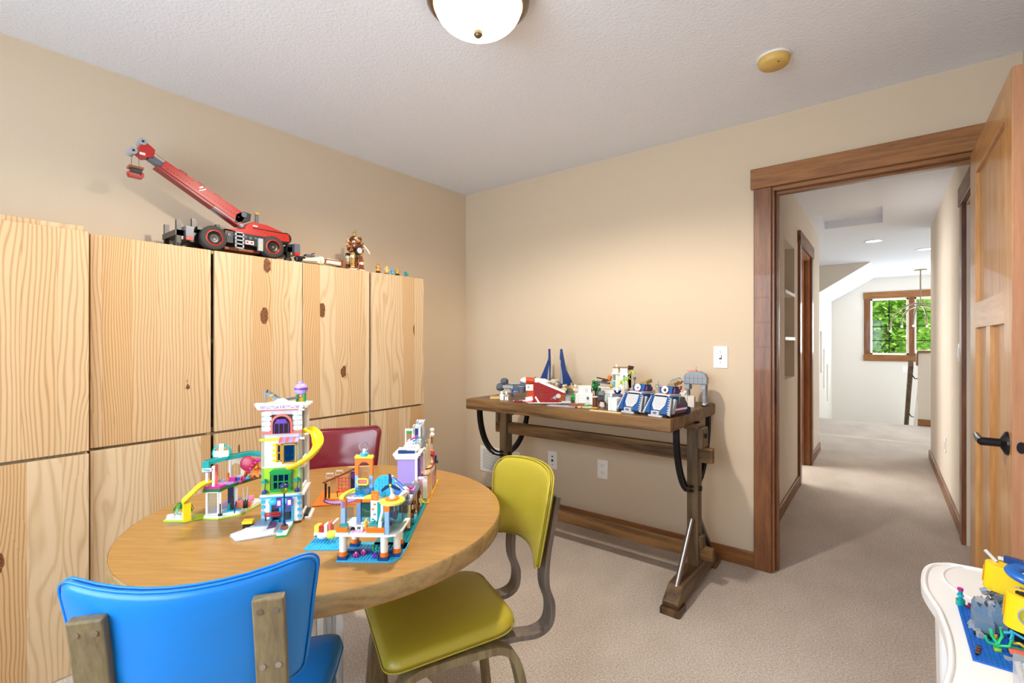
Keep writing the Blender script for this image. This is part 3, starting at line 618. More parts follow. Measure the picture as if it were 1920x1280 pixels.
for y in (-.2, .05): B().cyl(wp, (-.13, y+.12, .20), (-.06, y+.12, .20), .13, n=36).build('side_disc', o, .008)
B().box(wp, -.10, .13, -.40, .34, .25, .27).build('lower_shelf', o, .006)
tag(B().sph(base('terracotta', '#8a4420', .6), (-.625, 4.13, .975), .026, 14).build('small_ball'), 'small brown ball on the floor of the second hall niche', 'ball')
# ------------------------------------------------------------------ brick-built toys: shared pieces
CL = lambda n, c, g=.15: MATS.get(n) or glass_mat(n, c, g)
clear = CL('clear_brick', '#e8f4f6', .12); cazure = CL('clear_azure_brick', '#7fd0ea', .14); cteal = CL('clear_teal_brick', '#5cc8c8', .14); cpurp = CL('clear_purple_brick', '#8a4ad0', .12)
def merlon(b, m, x0, x1, y0, y1, z, n, h=.004):
    for k in range(n): w = (x1-x0)/n; b.box(m, x0+w*k+w*.2, x0+w*k+w*.8, y0, y1, z, z+h)
    return b
def arch_pts(x0, x1, z0, zs, n=8):
    """outline of an arched opening: straight jambs to zs, then half round"""
    r = (x1-x0)/2; cx_ = (x0+x1)/2
    return [(x1, z0)] + [(cx_+r*math.cos(math.pi*k/n), zs+r*math.sin(math.pi*k/n)) for k in range(n+1)] + [(x0, z0)]
def arch_wall(b, m, X0_, X1_, z0, z1, y0, y1, x0, x1, zs):
    """wall in the xz plane with one arched opening"""
    b.box(m, X0_, x0, y0, y1, z0, z1).box(m, x1, X1_, y0, y1, z0, z1); r = (x1-x0)/2; c = (x0+x1)/2; n = 8
    for k in range(n):
        a0, a1 = math.pi*k/n, math.pi*(k+1)/n
        q = [(c+r*math.cos(a1), zs+r*math.sin(a1)), (c+r*math.cos(a0), zs+r*math.sin(a0)), (c+r*math.cos(a0), z1), (c+r*math.cos(a1), z1)]
        b.prism(m, q, y0, y1, 'y')
    return b
def frame_win(b, m, x0, x1, z0, z1, y, t=.004, bars=1, rows=1, d=.004):
    b.box(m, x0, x0+t, y-d, y, z0, z1).box(m, x1-t, x1, y-d, y, z0, z1).box(m, x0, x1, y-d, y, z0, z0+t).box(m, x0, x1, y-d, y, z1-t, z1)
    for k in range(1, bars+1): x = x0+(x1-x0)*k/(bars+1); b.box(m, x-t*.3, x+t*.3, y-d, y, z0, z1)
    for k in range(1, rows+1): z = z0+(z1-z0)*k/(rows+1); b.box(m, x0, x1, y-d, y, z-t*.3, z+t*.3)
    return b
def minifig(loc, rz, label, legs, torso, head, hair=None, group=None, s=1.0, name='toy_figure'):
    o = thing(name, label, 'toy figure', loc, rz, group)
    B().box(legs, -.0076*s, -.0006*s, -.004*s, .004*s, 0, .013*s).box(legs, .0006*s, .0076*s, -.004*s, .004*s, 0, .013*s).box(legs, -.0076*s, .0076*s, -.004*s, .004*s, .011*s, .015*s).build('legs', o)
    t = B().prism(torso, [(-.0078*s, .015*s), (.0078*s, .015*s), (.0058*s, .027*s), (-.0058*s, .027*s)], -.004*s, .004*s, 'y')
    for e in (-1, 1): t.tube(torso, [(e*.006*s, 0, .0255*s), (e*.0098*s, -.001*s, .021*s), (e*.0105*s, -.006*s, .017*s)], .0021*s, 6)
    t.build('torso', o); B().cyl(head, (0, 0, .027*s), (0, 0, .0355*s), .0048*s, .0048*s, 10).build('head', o)
    if hair: B().sph(hair, (0, .0006*s, .0345*s), .0062*s, 10, (1, 1, .8)).build('helmet', o)
    return o
def plant(b, x, y, z, s=.01, leaf='green', stem=None):
    if stem: b.cyl(stem, (x, y, z), (x, y, z+s), s*.12, n=6); z += s
    for k in range(5):
        a = k*1.257; b.sph(leaf, (x+s*.4*math.cos(a), y+s*.4*math.sin(a), z+s*.2), s*.33, 6, (1.2, 1.2, .6))
    return b.sph(leaf, (x, y, z+s*.5), s*.35, 6)

# ------------------------------------------------------------------ toys on the cabinets: the crane
CT = 1.6555
o = thing('toy_crane', 'red brick-built mobile crane toy with raised boom on top of the pine cabinets', 'toy crane', (-2.415, .74, CT), R(90))
b = B(); b.box('black', .06, .50, .05, .16, .03, .075).box('rbrown', .20, .36, .04, .17, .018, .03).box('black', .19, .375, .01, .20, .045, .10).box('black', .08, .21, .02, .19, .085, .10).box('black', .36, .48, .02, .19, .085, .096)
for k in range(7): b.box('dgrey', .20+k*.024, .212+k*.024, .006, .012, .075+.004*(k % 2), .088)
b.build('chassis', o)
tyre = base('toy_tyre', '#3a3834', .8)
for wx in (.143, .410):
    for wy in (0.002, .160):
        b = B(); T = Matrix.Translation((wx, wy, .0555)) @ Euler((R(-90), 0, 0)).to_matrix().to_4x4()
        b.lathe(tyre, [(.034, .0), (.050, .0), (.0555, .006), (.0555, .040), (.050, .046), (.034, .046), (.034, 0)], 32, T)
        w = b.build('wheel', o); r = B().lathe('red', [(.031, -.001), (.036, -.001), (.036, .005), (.031, .005)], 28, T).lathe('black', [(.0, .010), (.012, .006), (.030, .012), (.033, .002), (.033, .044), (.0, .044)], 28, T).lathe('gold', [(0, .003), (.0035, .004), (.0035, .01)], 8, T)
        r.build('rim', w)
for x0 in (-.005, .485):
    b = B().box('dgrey', x0+.035, x0+.065, .004, .20, .035, .09).box('black', x0, x0+.045, .02, .19, .045, .07)
    for y in (.02, .17): b.box('black', x0+.004, x0+.022, y, y+.018, .012, .085 if x0 > .1 else .115).cyl('black', (x0+.012, y+.009, 0), (x0+.012, y+.009, .012), .018, n=12).box('dtan', x0+.02, x0+.03, y, y+.006, .03, .07)
    b.box('red', x0+.035, x0+.06, .0, .008, .028, .045); b.build('outrigger', o)
B().box('black', .065, .083, .04, .058, .08, .135).box('black', .185, .203, .10, .118, .09, .14).build('exhaust', o)
b = B()
for k in range(5): b.box('lgrey', .228, .268, -.006, .0, .022+k*.018, .027+k*.018)
b.box('lgrey', .228, .234, -.006, 0, .02, .10).box('lgrey', .262, .268, -.006, 0, .02, .10); b.build('ladder', o)
B().box('white', .276, .314, -.002, .01, .048, .066).box('red', .279, .289, -.003, -.002, .052, .062).box('red', .299, .309, -.003, -.002, .052, .062).build('number_sign', o)
B().box('lgrey', .335, .357, -.004, .01, .025, .085).box('yellow', .341, .351, -.005, -.004, .045, .055).build('tool_box', o)
# superstructure
b = B().prism('red', [(.20, .112), (.30, .128), (.37, .122), (.47, .118), (.50, .098), (.36, .098)], .03, .18, 'y')
b.prism('red', [(.29, .12), (.46, .12), (.515, .10), (.51, .138), (.40, .168), (.33, .172), (.30, .15)], .045, .165, 'y').box('black', .33, .49, .042, .168, .1395, .1435)
for k in range(9): b.cyl('black', (.35+k*.017, .0445, .128-k*.001), (.35+k*.017, .043, .128-k*.001), .0022, n=6)
b.box('white', .33, .352, .0435, .045, .150, .156); b.build('turntable_body', o)
B().cyl('black', (.500, .055, .120), (.500, .155, .120), .030, n=16).cyl('dyellow', (.532, .07, .115), (.532, .14, .115), .004, n=6).cyl('dyellow', (.528, .07, .128), (.528, .14, .128), .003, n=6).build('winch', o)
B().prism('black', [(.26, .16), (.33, .18), (.335, .215), (.30, .222), (.265, .20)], .075, .135, 'y').box('dgrey', .345, .36, .05, .06, .17, .215).box('dyellow', .343, .362, .047, .063, .213, .222).cyl('dgrey', (.30, .07, .205), (.30, .14, .205), .013, n=12).build('cab_gear', o)
u = Vector((-.32, 0, .165)).normalized(); nrm = Vector((u.z, 0, -u.x))
def BP(d, e, y): p = Vector((.30, 0, .185)) + u*d + nrm*e; return (p.x, y, p.z)
def boomseg(d0, d1, e0, e1, y0, y1, m, e2=None, e3=None):
    e2 = e0 if e2 is None else e2; e3 = e1 if e3 is None else e3
    vs = [BP(d0, e0, y0), BP(d0, e0, y1), BP(d1, e2, y0), BP(d1, e2, y1), BP(d0, e1, y0), BP(d0, e1, y1), BP(d1, e3, y0), BP(d1, e3, y1)]
    return B().add(vs, [(0, 2, 3, 1), (4, 5, 7, 6), (0, 1, 5, 4), (2, 6, 7, 3), (0, 4, 6, 2), (1, 3, 7, 5)], m)
bo_ = boomseg(0, .375, -.030, .026, .075, .135, 'red', -.018, .020)
for k in range(26): bo_.add([Vector(BP(.02+k*.0132, -.010, .0745)), Vector(BP(.026+k*.0132, -.010, .0745)), Vector(BP(.026+k*.0132, -.005, .0745)), Vector(BP(.02+k*.0132, -.005, .0745))], [(0, 1, 2, 3)], 'black')
for k in range(11): bo_.add([Vector(BP(.03+k*.032, .014, .0745)), Vector(BP(.0335+k*.032, .014, .0745)), Vector(BP(.0335+k*.032, .018, .0745)), Vector(BP(.03+k*.032, .018, .0745))], [(0, 1, 2, 3)], 'black')
for d in (.06, .14, .22, .30): bo_.bx('dred', BP(d, .027-.0000*d, .105), (.035, .04, .006), (0, math.atan2(-u.z, u.x)+math.pi, 0))
bo_.bx('white', BP(.205, .004, .0742), (.032, .0006, .004), (0, -math.atan2(u.z, -u.x)+0, 0)).bx('white', BP(.215, .011, .0742), (.018, .0006, .006), (0, -math.atan2(u.z, -u.x)+0, 0))
bm_ = bo_.build('boom', o)
boomseg(.0, .39, -.044, -.028, .08, .13, 'dred', -.026, -.018).build('boom_rail', bm_)
boomseg(.36, .425, -.012, .012, .088, .122, 'dgrey').build('boom_extension', bm_)
hb = B().prism('red', [(BP(.415, .005, 0)[0], BP(.415, .005, 0)[2]), (BP(.425, .036, 0)[0], BP(.425, .036, 0)[2]), (BP(.46, .042, 0)[0], BP(.46, .042, 0)[2]), (BP(.475, .015, 0)[0], BP(.475, .015, 0)[2]), (BP(.465, -.018, 0)[0], BP(.465, -.018, 0)[2]), (BP(.44, -.022, 0)[0], BP(.44, -.022, 0)[2])], .08, .13, 'y')
for d, e in ((.475, .036), (.482, -.022)): hb.cyl('lgrey', BP(d, e, .078), BP(d, e, .132), .015, n=16).cyl('black', BP(d, e, .076), BP(d, e, .134), .005, n=8)
hb.box('white', BP(.455, -.01, 0)[0]-.008, BP(.455, -.01, 0)[0]+.012, .079, .08, BP(.455, -.012, 0)[2]-.006, BP(.455, -.012, 0)[2]+.004); hb.build('boom_head', bm_)
hx = BP(.48, 0, 0)[0]; hz = BP(.48, -.02, 0)[2]
cb_ = B()
for dx in (-.010, .012): cb_.cyl('black', (hx+dx, .105, hz-.005), (hx+dx*1.3, .105, hz-.065), .0008, n=4)
cb_.cyl('black', BP(.43, .034, .105), BP(.30, .026, .105), .0008, n=4); cb_.build('cable', bm_)
hk = B().box('rbrown', hx-.024, hx+.026, .085, .125, hz-.072, hz-.062).box('black', hx-.016, hx+.022, .09, .12, hz-.087, hz-.072).box('red', hx-.022, hx+.024, .088, .122, hz-.108, hz-.098).box('red', hx-.026, hx-.020, .09, .12, hz-.102, hz-.088).box('red', hx+.020, hx+.028, .09, .12, hz-.102, hz-.085); hk.build('hook_block', bm_)
B().cyl('lgrey', (.30, .09, .15), BP(.13, -.03, .09), .011, n=12).cyl('lgrey', (.30, .12, .15), BP(.13, -.03, .12), .011, n=12).cyl('coolg', BP(.13, -.03, .09), BP(.17, -.03, .09), .006, n=8).build('hydraulic_ram', o)

# small spacecraft, walker robot and figurines
o = thing('toy_spaceship', 'small white and maroon toy spaceship lying beside the crane', 'toy spaceship', (-2.45, 1.31, CT), R(90))
B().cyl('black', (-.012, .02, .022), (.03, .02, .028), .016, .012, 12).cyl('dgrey', (-.02, .02, .02), (-.012, .02, .022), .012, n=10).build('engine', o)
B().prism('cream', [(.0, .022), (.10, .045), (.13, .05), (.13, .012), (.02, .01)], .012, .05, 'y').box('dgrey', .04, .09, .016, .046, .045, .054).tube('cream', [(.01, -.006, .016), (.10, -.004, .024)], .006, 8).cyl('black', (.07, .03, .054), (.09, .02, .066), .003, n=6).build('hull', o)
B().cyl('cream', (.115, .02, .028), (.135, .02, .030), .024, n=16).cyl('rbrown', (.132, .02, .03), (.152, .02, .03), .018, .013, 16).build('collar', o)
B().bx('cream', (.200, .02, .028), (.10, .05, .028), (0, R(2), 0)).box('rbrown', .15, .235, -.006, .046, .034, .040).box('rbrown', .235, .25, -.006, .048, .008, .046).box('coolg', .16, .235, -.007, -.005, .016, .020).cyl('dtan', (.20, .02, 0), (.20, .02, .02), .005, n=6).build('tail_block', o)
B().cyl('dgrey', (.03, .02, 0), (.03, .02, .015), .006, n=8).cyl('dgrey', (.12, .02, 0), (.12, .02, .012), .006, n=8).build('skid', o)
o = thing('toy_robot', 'bronze and white walking robot toy standing on the pine cabinet', 'toy robot', (-2.455, 1.655, CT), R(90))
rnd = random.Random(3)
for sx in (-.028, .030):
    for sy in (0, .045):
        b = B()
        for k in range(6): b.bx(rnd.choice(['rbrown', 'cream', 'brown', 'gold', 'rbrown']), (sx+rnd.uniform(-.004, .004), sy, .012+k*.0165), (.018+rnd.uniform(-.004, .004), .018, .016), (0, rnd.uniform(-.15, .15), 0))
        b.box('cream', sx-.017, sx+.017, sy-.016, sy+.014, 0, .008).box('rbrown', sx-.013, sx+.013, sy-.02, sy+.01, .008, .013); b.build('leg', o)
b = B().lathe('brown', [(.028, .105), (.040, .120), (.046, .15), (.042, .178), (.030, .196), (.014, .203), (0, .203)], 8, Matrix.Translation((0, .02, 0)))
for k in range(60):
    a = rnd.uniform(-3.3, .2); z = rnd.uniform(.112, .196); r = .046 if z < .17 else .038; b.bx(rnd.choice(['rbrown', 'cream', 'gold', 'brown', 'rbrown', 'peach']), (r*math.cos(a), .02+r*math.sin(a), z), (.016, .010, .010), (0, rnd.uniform(-.6, .6), a+math.pi/2))
b.build('body', o); B().cyl('coolg', (-.004, -.038, .112), (-.004, -.028, .112), .017, n=16).cyl('black', (-.004, -.034, .112), (-.004, .0, .112), .022, n=16).build('front_lens', o)
B().cyl('gold', (0, .02, .205), (0, .02, .222), .011, .009, 10).sph('dtan', (0, .02, .230), .010, 10).cyl('dtan', (.006, .02, .23), (.008, .02, .248), .001, n=5).build('turret', o)
B().tube('cream', [(.035, -.02, .15), (.055, -.03, .125), (.07, -.03, .105)], .005, 6).tube('rbrown', [(-.035, -.02, .15), (-.056, -.03, .128), (-.062, -.03, .10)], .005, 6).build('arm', o)
def figurine(y, lab, c1, c2, h, basec=None, kind=0):
    o = thing('figurine', lab, 'figurine', (-2.425, y, CT), R(90), 'little figurines in a row on the corner cabinet'); z = 0
    if basec: B().lathe(basec, [(0, 0), (.016, 0), (.014, .006), (0, .007)], 16).build('stand', o); z = .006
    B().lathe(c1, [(0, z), (.010, z+.002), (.012, z+h*.22), (.008, z+h*.45), (0, z+h*.5)], 12).build('body', o)
    B().sph(c1, (0, 0, z+h*.62), h*.19, 12, (1.1, 1, .95)).cyl(c2, (-.005, 0, z+h*.72), (-.008, 0, z+h*(1.0 if kind == 0 else .86)), .0026, .0008, 6).cyl(c2, (.005, 0, z+h*.72), (.007, 0, z+h*(.98 if kind < 2 else .82)), .0026, .0008, 6).build('head', o)
    B().tube(c2, [(-.008, -.002, z+h*.36), (-.016, -.003, z+h*.45), (-.019, -.003, z+h*.6)], .0025, 6).tube(c2, [(.008, -.002, z+h*.36), (.017, -.004, z+h*.38)], .0025, 6).build('arm', o)
figurine(1.785, 'little orange-brown figurine on a round dark stand', 'lorange', 'rbrown', .048, 'black')
figurine(1.850, 'little pale yellow figurine with pointed top', 'tan', 'yellow', .046, 'dtan', 1)
figurine(1.895, 'little light blue figurine standing beside the mustard one', 'azure', 'blue', .040, None, 2)
figurine(1.930, 'little mustard figurine with raised thin arms on a dark stand', 'dyellow', 'gold', .042, 'black', 1)
figurine(2.000, 'little teal figurine nearest the room corner', 'teal', 'dteal', .036, None, 2)

# ------------------------------------------------------------------ toys on the round table
TT = .7202
def F2(O, th): return (O[0], O[1], TT), R(th)
# brick tower house
loc, rz = F2((-1.37, .618), 52)
o = thing('toy_tower', 'tall four-storey brick-built toy house with yellow spiral slide on the round table', 'toy house', loc, rz)
W_, D_ = .105, .10
b = B().prism('white', [(-.035, -.10), (.072, -.075), (.082, -.05), (.082, .0), (-.012, .0), (-.06, -.06)], 0, .006, 'z').prism('lgrey', [(-.036, -.102), (.073, -.077), (.083, -.05), (.083, .0), (-.013, .0), (-.062, -.06)], -.0, .002, 'z').box('white', -.028, .05, -.085, -.045, .006, .014).box('tea', -.008, .03, -.045, -.005, .006, .018).box('rbrown', -.03, -.012, -.05, -.03, .006, .010).prism('mauve', [(.03, -.07), (.05, -.06), (.045, -.02), (.03, -.02)], .006, .016)
b.build('forecourt', o)
B().box('green', .058, .086, -.098, -.005, 0, .004).box('white', .060, .084, -.096, -.005, .004, .008).box('azure', .062, .072, -.09, -.03, .008, .010).build('side_path', o)
B().box('yellow', -.046, -.02, -.012, .012, .012, .019).box('black', -.044, -.022, -.01, .01, 0, .012).build('kerb_box', o)
# storeys: [z0, z1, wall colour]
z = [0.006, .085, .164, .243, .325]
b = B()
for z0, z1, m in ((z[0], z[1], 'white'), (z[1], z[2], 'lime'), (z[2], z[3], 'cream'), (z[3], z[4], 'lgrey')):
    m = {'lgrey': 'coolg'}.get(m, m)
    # front wall pieces round the window openings
    for q in (0,):
        b.box(m, .0, .022, .0, .008, z0, z1-.004).box(m, .083, W_, 0, .008, z0, z1-.004).box(m, .022, .083, 0, .008, z0, z0+.012).box(m, .022, .083, 0, .008, z1-.016, z1-.004)
    b.box('white', W_-.008, W_, 0, .012, z0, z1).box('white', W_-.008, W_, D_-.012, D_, z0, z1).box('white', W_-.008, W_+.008, -.004, D_+.004, z1-.006, z1).box('white', W_-.006, W_, .0, D_, z0, z0+.012)
    b.box('white', 0, .008, 0, D_, z0, z1).box('coolg', .008, W_, D_-.006, D_, z0, z1).box('white', 0, W_, 0, D_, z1-.004, z1)
b.build('walls', o)
B().box('cream', .022, .038, -.001, .006, z[2]+.012, z[3]-.014).box('yellow', -.004, .05, -.004, .004, z[3]-.006, z[3]).build('yellow_trim', o)
# ground floor: azure doors
g = B(); g.box('azure', .022, .052, -.004, .006, z[0], .07).box('azure', .054, .083, -.004, .006, z[0], .07).sph('azure', (.036, -.006, .066), .017, 12, (1, .6, .6)).sph('azure', (.068, -.006, .066), .015, 12, (1, .6, .6)); g.build('shopfront', o)
g = B().box(cazure, .027, .046, -.0055, -.0045, .015, .058).box(cazure, .059, .078, -.0055, -.0045, .012, .058).box('navy', .027, .046, -.0045, -.0042, .015, .058).box('rbrown', .059, .078, -.0045, -.0042, .012, .034); g.build('shop_window', o)
g = B().box('red', .012, .054, -.020, -.014, .030, .034).box('red', .012, .054, -.020, -.014, .037, .040).box('black', .014, .017, -.019, -.015, .012, .036).box('black', .05, .053, -.019, -.015, .012, .036); g.build('bench', o)
g = B()
for zz in (.012, .030, .048, .062): g.box('azure', .0, .010, -.002, 0, zz, zz+.009).box('azure', .094, W_, -.002, 0, zz+.004, zz+.012)
g.box('white', -.003, W_+.003, -.004, 0, .080, .086).box('azure', -.004, W_, -.006, 0, .076, .080); g.build('quoins', o)
# second floor: green bay window
g = B(); g.box('green', .026, .080, -.014, .004, z[1]+.010, z[1]+.016).box('green', .026, .080, -.014, .004, z[2]-.020, z[2]-.012).prism('green', [(.022, z[2]-.014), (.084, z[2]-.014), (.074, z[2]-.006), (.032, z[2]-.006)], -.016, .004, 'y').box('green', .028, .032, -.012, .004, z[1]+.01, z[2]-.014).box('green', .074, .078, -.012, .004, z[1]+.01, z[2]-.014)
frame_win(g, 'green', .030, .076, z[1]+.014, z[2]-.018, -.008, .004, 2, 1); g.box(cpurp, .032, .074, -.007, -.006, z[1]+.014, z[2]-.018).box('mauve', .034, .072, .001, .002, z[1]+.014, z[2]-.02); g.build('bay_window', o)
for x in (.010, .094):
    p = B().box('dblue', x-.006, x+.006, -.012, -.001, z[1]+.006, z[1]+.011).tube('rbrown', [(x, -.006, z[1]+.010), (x+.002, -.006, z[1]+.035)], .0015, 5)
    plant(p, x, -.006, z[1]+.035, .014, 'teal'); plant(p, x, -.007, z[1]+.010, .010, 'purple'); p.build('flower_box', o)
# third floor: yellow windows
g = B(); frame_win(g, 'dyellow', .040, .054, z[2]+.014, z[3]-.016, -.002, .0035, 0, 1); frame_win(g, 'gold', .058, .094, z[2]+.010, z[3]-.014, -.010, .0035, 0, 0, .01)
for k in range(4): g.box('yellow', .030, .040, -.004, .0, z[2]+.014+k*.014, z[2]+.021+k*.014)
g.box(cazure, .0605, .0915, -.011, -.010, z[2]+.013, z[3]-.017).box('navy', .042, .052, -.0012, -.0006, z[2]+.016, z[3]-.02).box('dblue', .062, .090, .001, .002, z[2]+.013, z[3]-.017).box('dyellow', .066, .072, -.006, -.004, z[2]+.028, z[2]+.034).box('dyellow', .078, .084, -.006, -.004, z[2]+.028, z[2]+.034); g.build('gold_window', o)
g = B()
for k in range(6): g.prism('coral' if k % 2 == 0 else 'lav', [(-.018, z[3]-.008), (-.001, z[3]+.002), (-.001, z[3]-.004), (-.018, z[3]-.011)], .048+k*.0085, .048+(k+1)*.0085, 'x')
g.build('awning', o)
# top floor: grey brick, coral arch window
g = B().box('coral', -.001, W_+.001, -.003, .0, z[3]+.012, z[3]+.019).box('coral', -.001, W_+.001, -.003, D_, z[4]-.004, z[4]); 
ap = arch_pts(.031, .075, z[3]+.014, z[3]+.040, 10)
outp = [(.053+(x-.053)*1.26, z[3]+.014+(zz-z[3]-.014)*1.12) for x, zz in ap]
g.prism('coral', outp[::-1], -.006, -.0015, 'y'); g.build('coral_band', o)
g = B().prism(cpurp, ap[::-1], -.0085, -.0075, 'y').prism('navy', ap[::-1], -.0072, -.0062, 'y')
for k in range(4): g.box('purple', .035+k*.012, .0365+k*.012, -.010, -.0085, z[3]+.014, z[3]+.042)
g.prism('purple', [(.036, z[3]+.042), (.07, z[3]+.042), (.064, z[3]+.054), (.042, z[3]+.054)], -.010, -.0085, 'y'); g.build('arch_window', o)
for s_ in (.0, .078):
    pass
g = B()
for k in range(8):
    for r_ in range(4):
        if k in (2, 3, 4, 5): continue
        g.box('white', .002+k*.0132, .0135+k*.0132, -.0012, 0, z[3]+.022+r_*.014, z[3]+.032+r_*.014)
g.build('brick_relief', o)
g = B().prism('white', [(-.014, z[4]+.012), (.112, z[4]+.012), (.108, z[4]), (-.006, z[4])], -.012, 0, 'y').box('white', -.014, .112, -.014, .002, z[4]+.012, z[4]+.018).box('white', 0, W_, 0, D_, z[4], z[4]+.010).box('white', W_, W_+.014, -.004, D_+.006, z[4]+.002, z[4]+.008)
g.prism('white', [(.030, z[4]+.016), (.076, z[4]+.016), (.070, z[4]+.024), (.060, z[4]+.030), (.046, z[4]+.030), (.036, z[4]+.024)], -.012, -.004, 'y').box('lav', .0, .10, -.0132, -.012, z[4]+.003, z[4]+.010)
for s_ in (-1, 1): g.tube('white', [(.053+s_*.010, -.014, z[4]+.008), (.053+s_*.020, -.014, z[4]+.004), (.053+s_*.030, -.014, z[4]+.008), (.053+s_*.040, -.014, z[4]+.005)], .0018, 5)
g.sph('white', (.050, -.013, z[4]+.009), .0045, 8, (.6, .6, 1.3)).sph('white', (.057, -.013, z[4]+.009), .0045, 8, (.6, .6, 1.3)); g.build('cornice', o)
g = B().box('yellow', .005, .05, .01, .06, z[4]+.010, z[4]+.014).tube('tea', [(.004, .03, z[4]+.012), (.004, .03, z[4]+.040)], .002, 6).bx('tea', (.022, .03, z[4]+.030), (.055, .006, .005), (0, R(35), 0)).bx('tea', (.032, .045, z[4]+.030), (.055, .006, .005), (0, R(35), 0)).box('dyellow', .016, .024, .025, .05, z[4]+.034, z[4]+.038).bx('dgrey', (.062, .05, z[4]+.022), (.05, .012, .006), (0, R(-8), R(10))).cyl('black', (.006, .03, z[4]+.042), (.010, .03, z[4]+.052), .002, n=6); g.build('roof_solar_rig', o)
g = B()
for x, y in ((.082, .055), (.102, .055), (.082, .075), (.102, .075)): g.cyl('green', (x, y, z[4]+.010), (x*.97+.003, y, z[4]+.034), .0028, n=6)
g.box('dyellow', .086, .098, .058, .072, z[4]+.010, z[4]+.024); g.build('tank_stand', o)
B().sph('lav', (.092, .065, z[4]+.049), .0185, 18).cyl('lav', (.092, .065, z[4]+.064), (.092, .065, z[4]+.070), .008, n=10).lathe('purple', [(.0188, z[4]+.047), (.0192, z[4]+.05), (.0188, z[4]+.053)], 18, Matrix.Translation((.092, .065, 0))).build('water_tank', o)
# slide: channel sweeping round the right side
pts = spline([(W_-.002, .03, .262), (W_+.022, .012, .266), (W_+.040, -.004, .252), (W_+.044, -.022, .226), (W_+.022, -.034, .198), (W_-.012, -.032, .178), (W_-.030, -.024, .172)], 6)
g = B()
vs = []; n = 9
for i, p in enumerate(pts):
    a = pts[max(0, i-1)]; c_ = pts[min(len(pts)-1, i+1)]; t = (c_-a).normalized(); sd_ = t.cross(Vector((0, 0, 1))).normalized(); up_ = sd_.cross(t)
    for k in range(n):
        an = math.pi*(1+k/(n-1)); vs.append(p+sd_*.016*math.cos(an)+up_*.016*math.sin(an)*.9)
    for k in range(n-1, -1, -1):
        an = math.pi*(1+k/(n-1)); vs.append(p+sd_*.0142*math.cos(an)+up_*.0142*math.sin(an)*.9)
m_ = 2*n
g.add(vs, [(i*m_+k, i*m_+(k+1) % m_, (i+1)*m_+(k+1) % m_, (i+1)*m_+k) for i in range(len(pts)-1) for k in range(m_)], 'yellow', True); g.build('spiral_slide', o)
B().box('white', W_-.004, W_+.004, D_-.006, D_+.002, 0, z[4]).box('white', W_+.004, W_+.02, .02, D_, 0, .006).box('black', W_, W_+.012, .03, D_-.01, .006, .012).build('side_scaffold', o)
# street lamp of the tower
sl = B().box('rbrown', .064, .080, -.070, -.056, .008, .018).cyl('navy', (.072, -.063, .018), (.072, -.063, .105), .0022, n=8).cyl('navy', (.072, -.063, .018), (.072, -.063, .032), .0045, .003, 8).lathe(CL('clear_yellow', '#e8d84a'), [(.004, .105), (.008, .110), (.010, .122)], 10, Matrix.Translation((.072, -.063, 0))).lathe('navy', [(.011, .122), (.012, .126), (.006, .131), (0, .133)], 10, Matrix.Translation((.072, -.063, 0)))
slo = sl.build('street_lamp', o)
B().box('purple', .052, .066, -.064, -.062, .068, .092).box('purple', .078, .092, -.064, -.062, .068, .092).box('white', .055, .063, -.0648, -.064, .073, .086).box('white', .081, .089, -.0648, -.064, .073, .086).box('navy', .052, .092, -.064, -.062, .092, .094).build('banner', slo)

# beach house with slide and its palm islet
loc, rz = F2((-1.553, .542), 45)
o = thing('toy_beach_house', 'open two-floor toy beach house with teal roof ring and yellow slide', 'toy house', loc, rz)
B().prism('lime', [(-.004, -.004), (.04, -.012), (.09, .02), (.12, .14), (0, .16)], 0, .003).prism('white', [(-.002, -.002), (.04, -.010), (.088, .02), (.115, .135), (0, .155)], .003, .010).prism('azure', [(.03, .0), (.08, .03), (.095, .10), (.045, .08)], .010, .012).prism('lav', [(.0, .02), (.03, .02), (.04, .15), (0, .15)], .010, .0115).build('base_plate', o)
for x, y in ((.004, .004), (.040, .002), (.060, .06), (.004, .08), (.03, .12)): B().box('white', x-.003, x+.003, y-.003, y+.003, .010, .086).build('column', o)
g = B()
frame_win(g, 'white', .006, .038, .012, .078, .0, .0028, 0, 0); g.box(clear, .008, .036, -.003, -.002, .014, .076).box('navy', .018, .034, .10, .104, .012, .08); g.build('glazed_front', o)
g = B().prism('dgreen', [(-.004, -.004), (.044, -.006), (.052, .03), (.11, .14), (.06, .155), (0, .10)], .078, .087).prism('magenta', [(-.002, -.002), (.042, -.004), (.048, .02), (.0, .02)], .087, .093).prism('lav', [(.02, .02), (.052, .03), (.11, .14), (.06, .15), (.012, .08)], .087, .092)
for i in range(12): g.studs('lav', .030+i*.0050, .034+i*.0075, .092, 3, 1, .008, .0025, .0016)
g.build('upper_floor', o)
for x, y in ((.004, .004), (.022, .002), (.016, .03)): B().box('white', x-.003, x+.003, y-.003, y+.003, .093, .152).build('column', o)
g = B()
g.box('magenta', 0, .024, 0, .012, .134, .144).box('coral', .014, .022, .018, .03, .093, .15)
arch_wall(g, 'cream', .028, .072, .092, .155, .085, .089, .034, .062, .125); g.box('lorange', .072, .115, .085, .089, .092, .150).box('white', .028, .034, .083, .091, .092, .155)
frame_win(g, 'white', .082, .094, .105, .120, .085, .002, 0, 0); g.cyl('white', (.084, .085, .137), (.084, .083, .137), .006, n=12).cyl('black', (.084, .083, .137), (.084, .0825, .137), .003, n=10)
g.build('upper_walls', o)
rf = spline([(0, 0, .160), (.03, .022, .165), (.06, .055, .166), (.092, .085, .166), (.125, .09, .162)], 5)
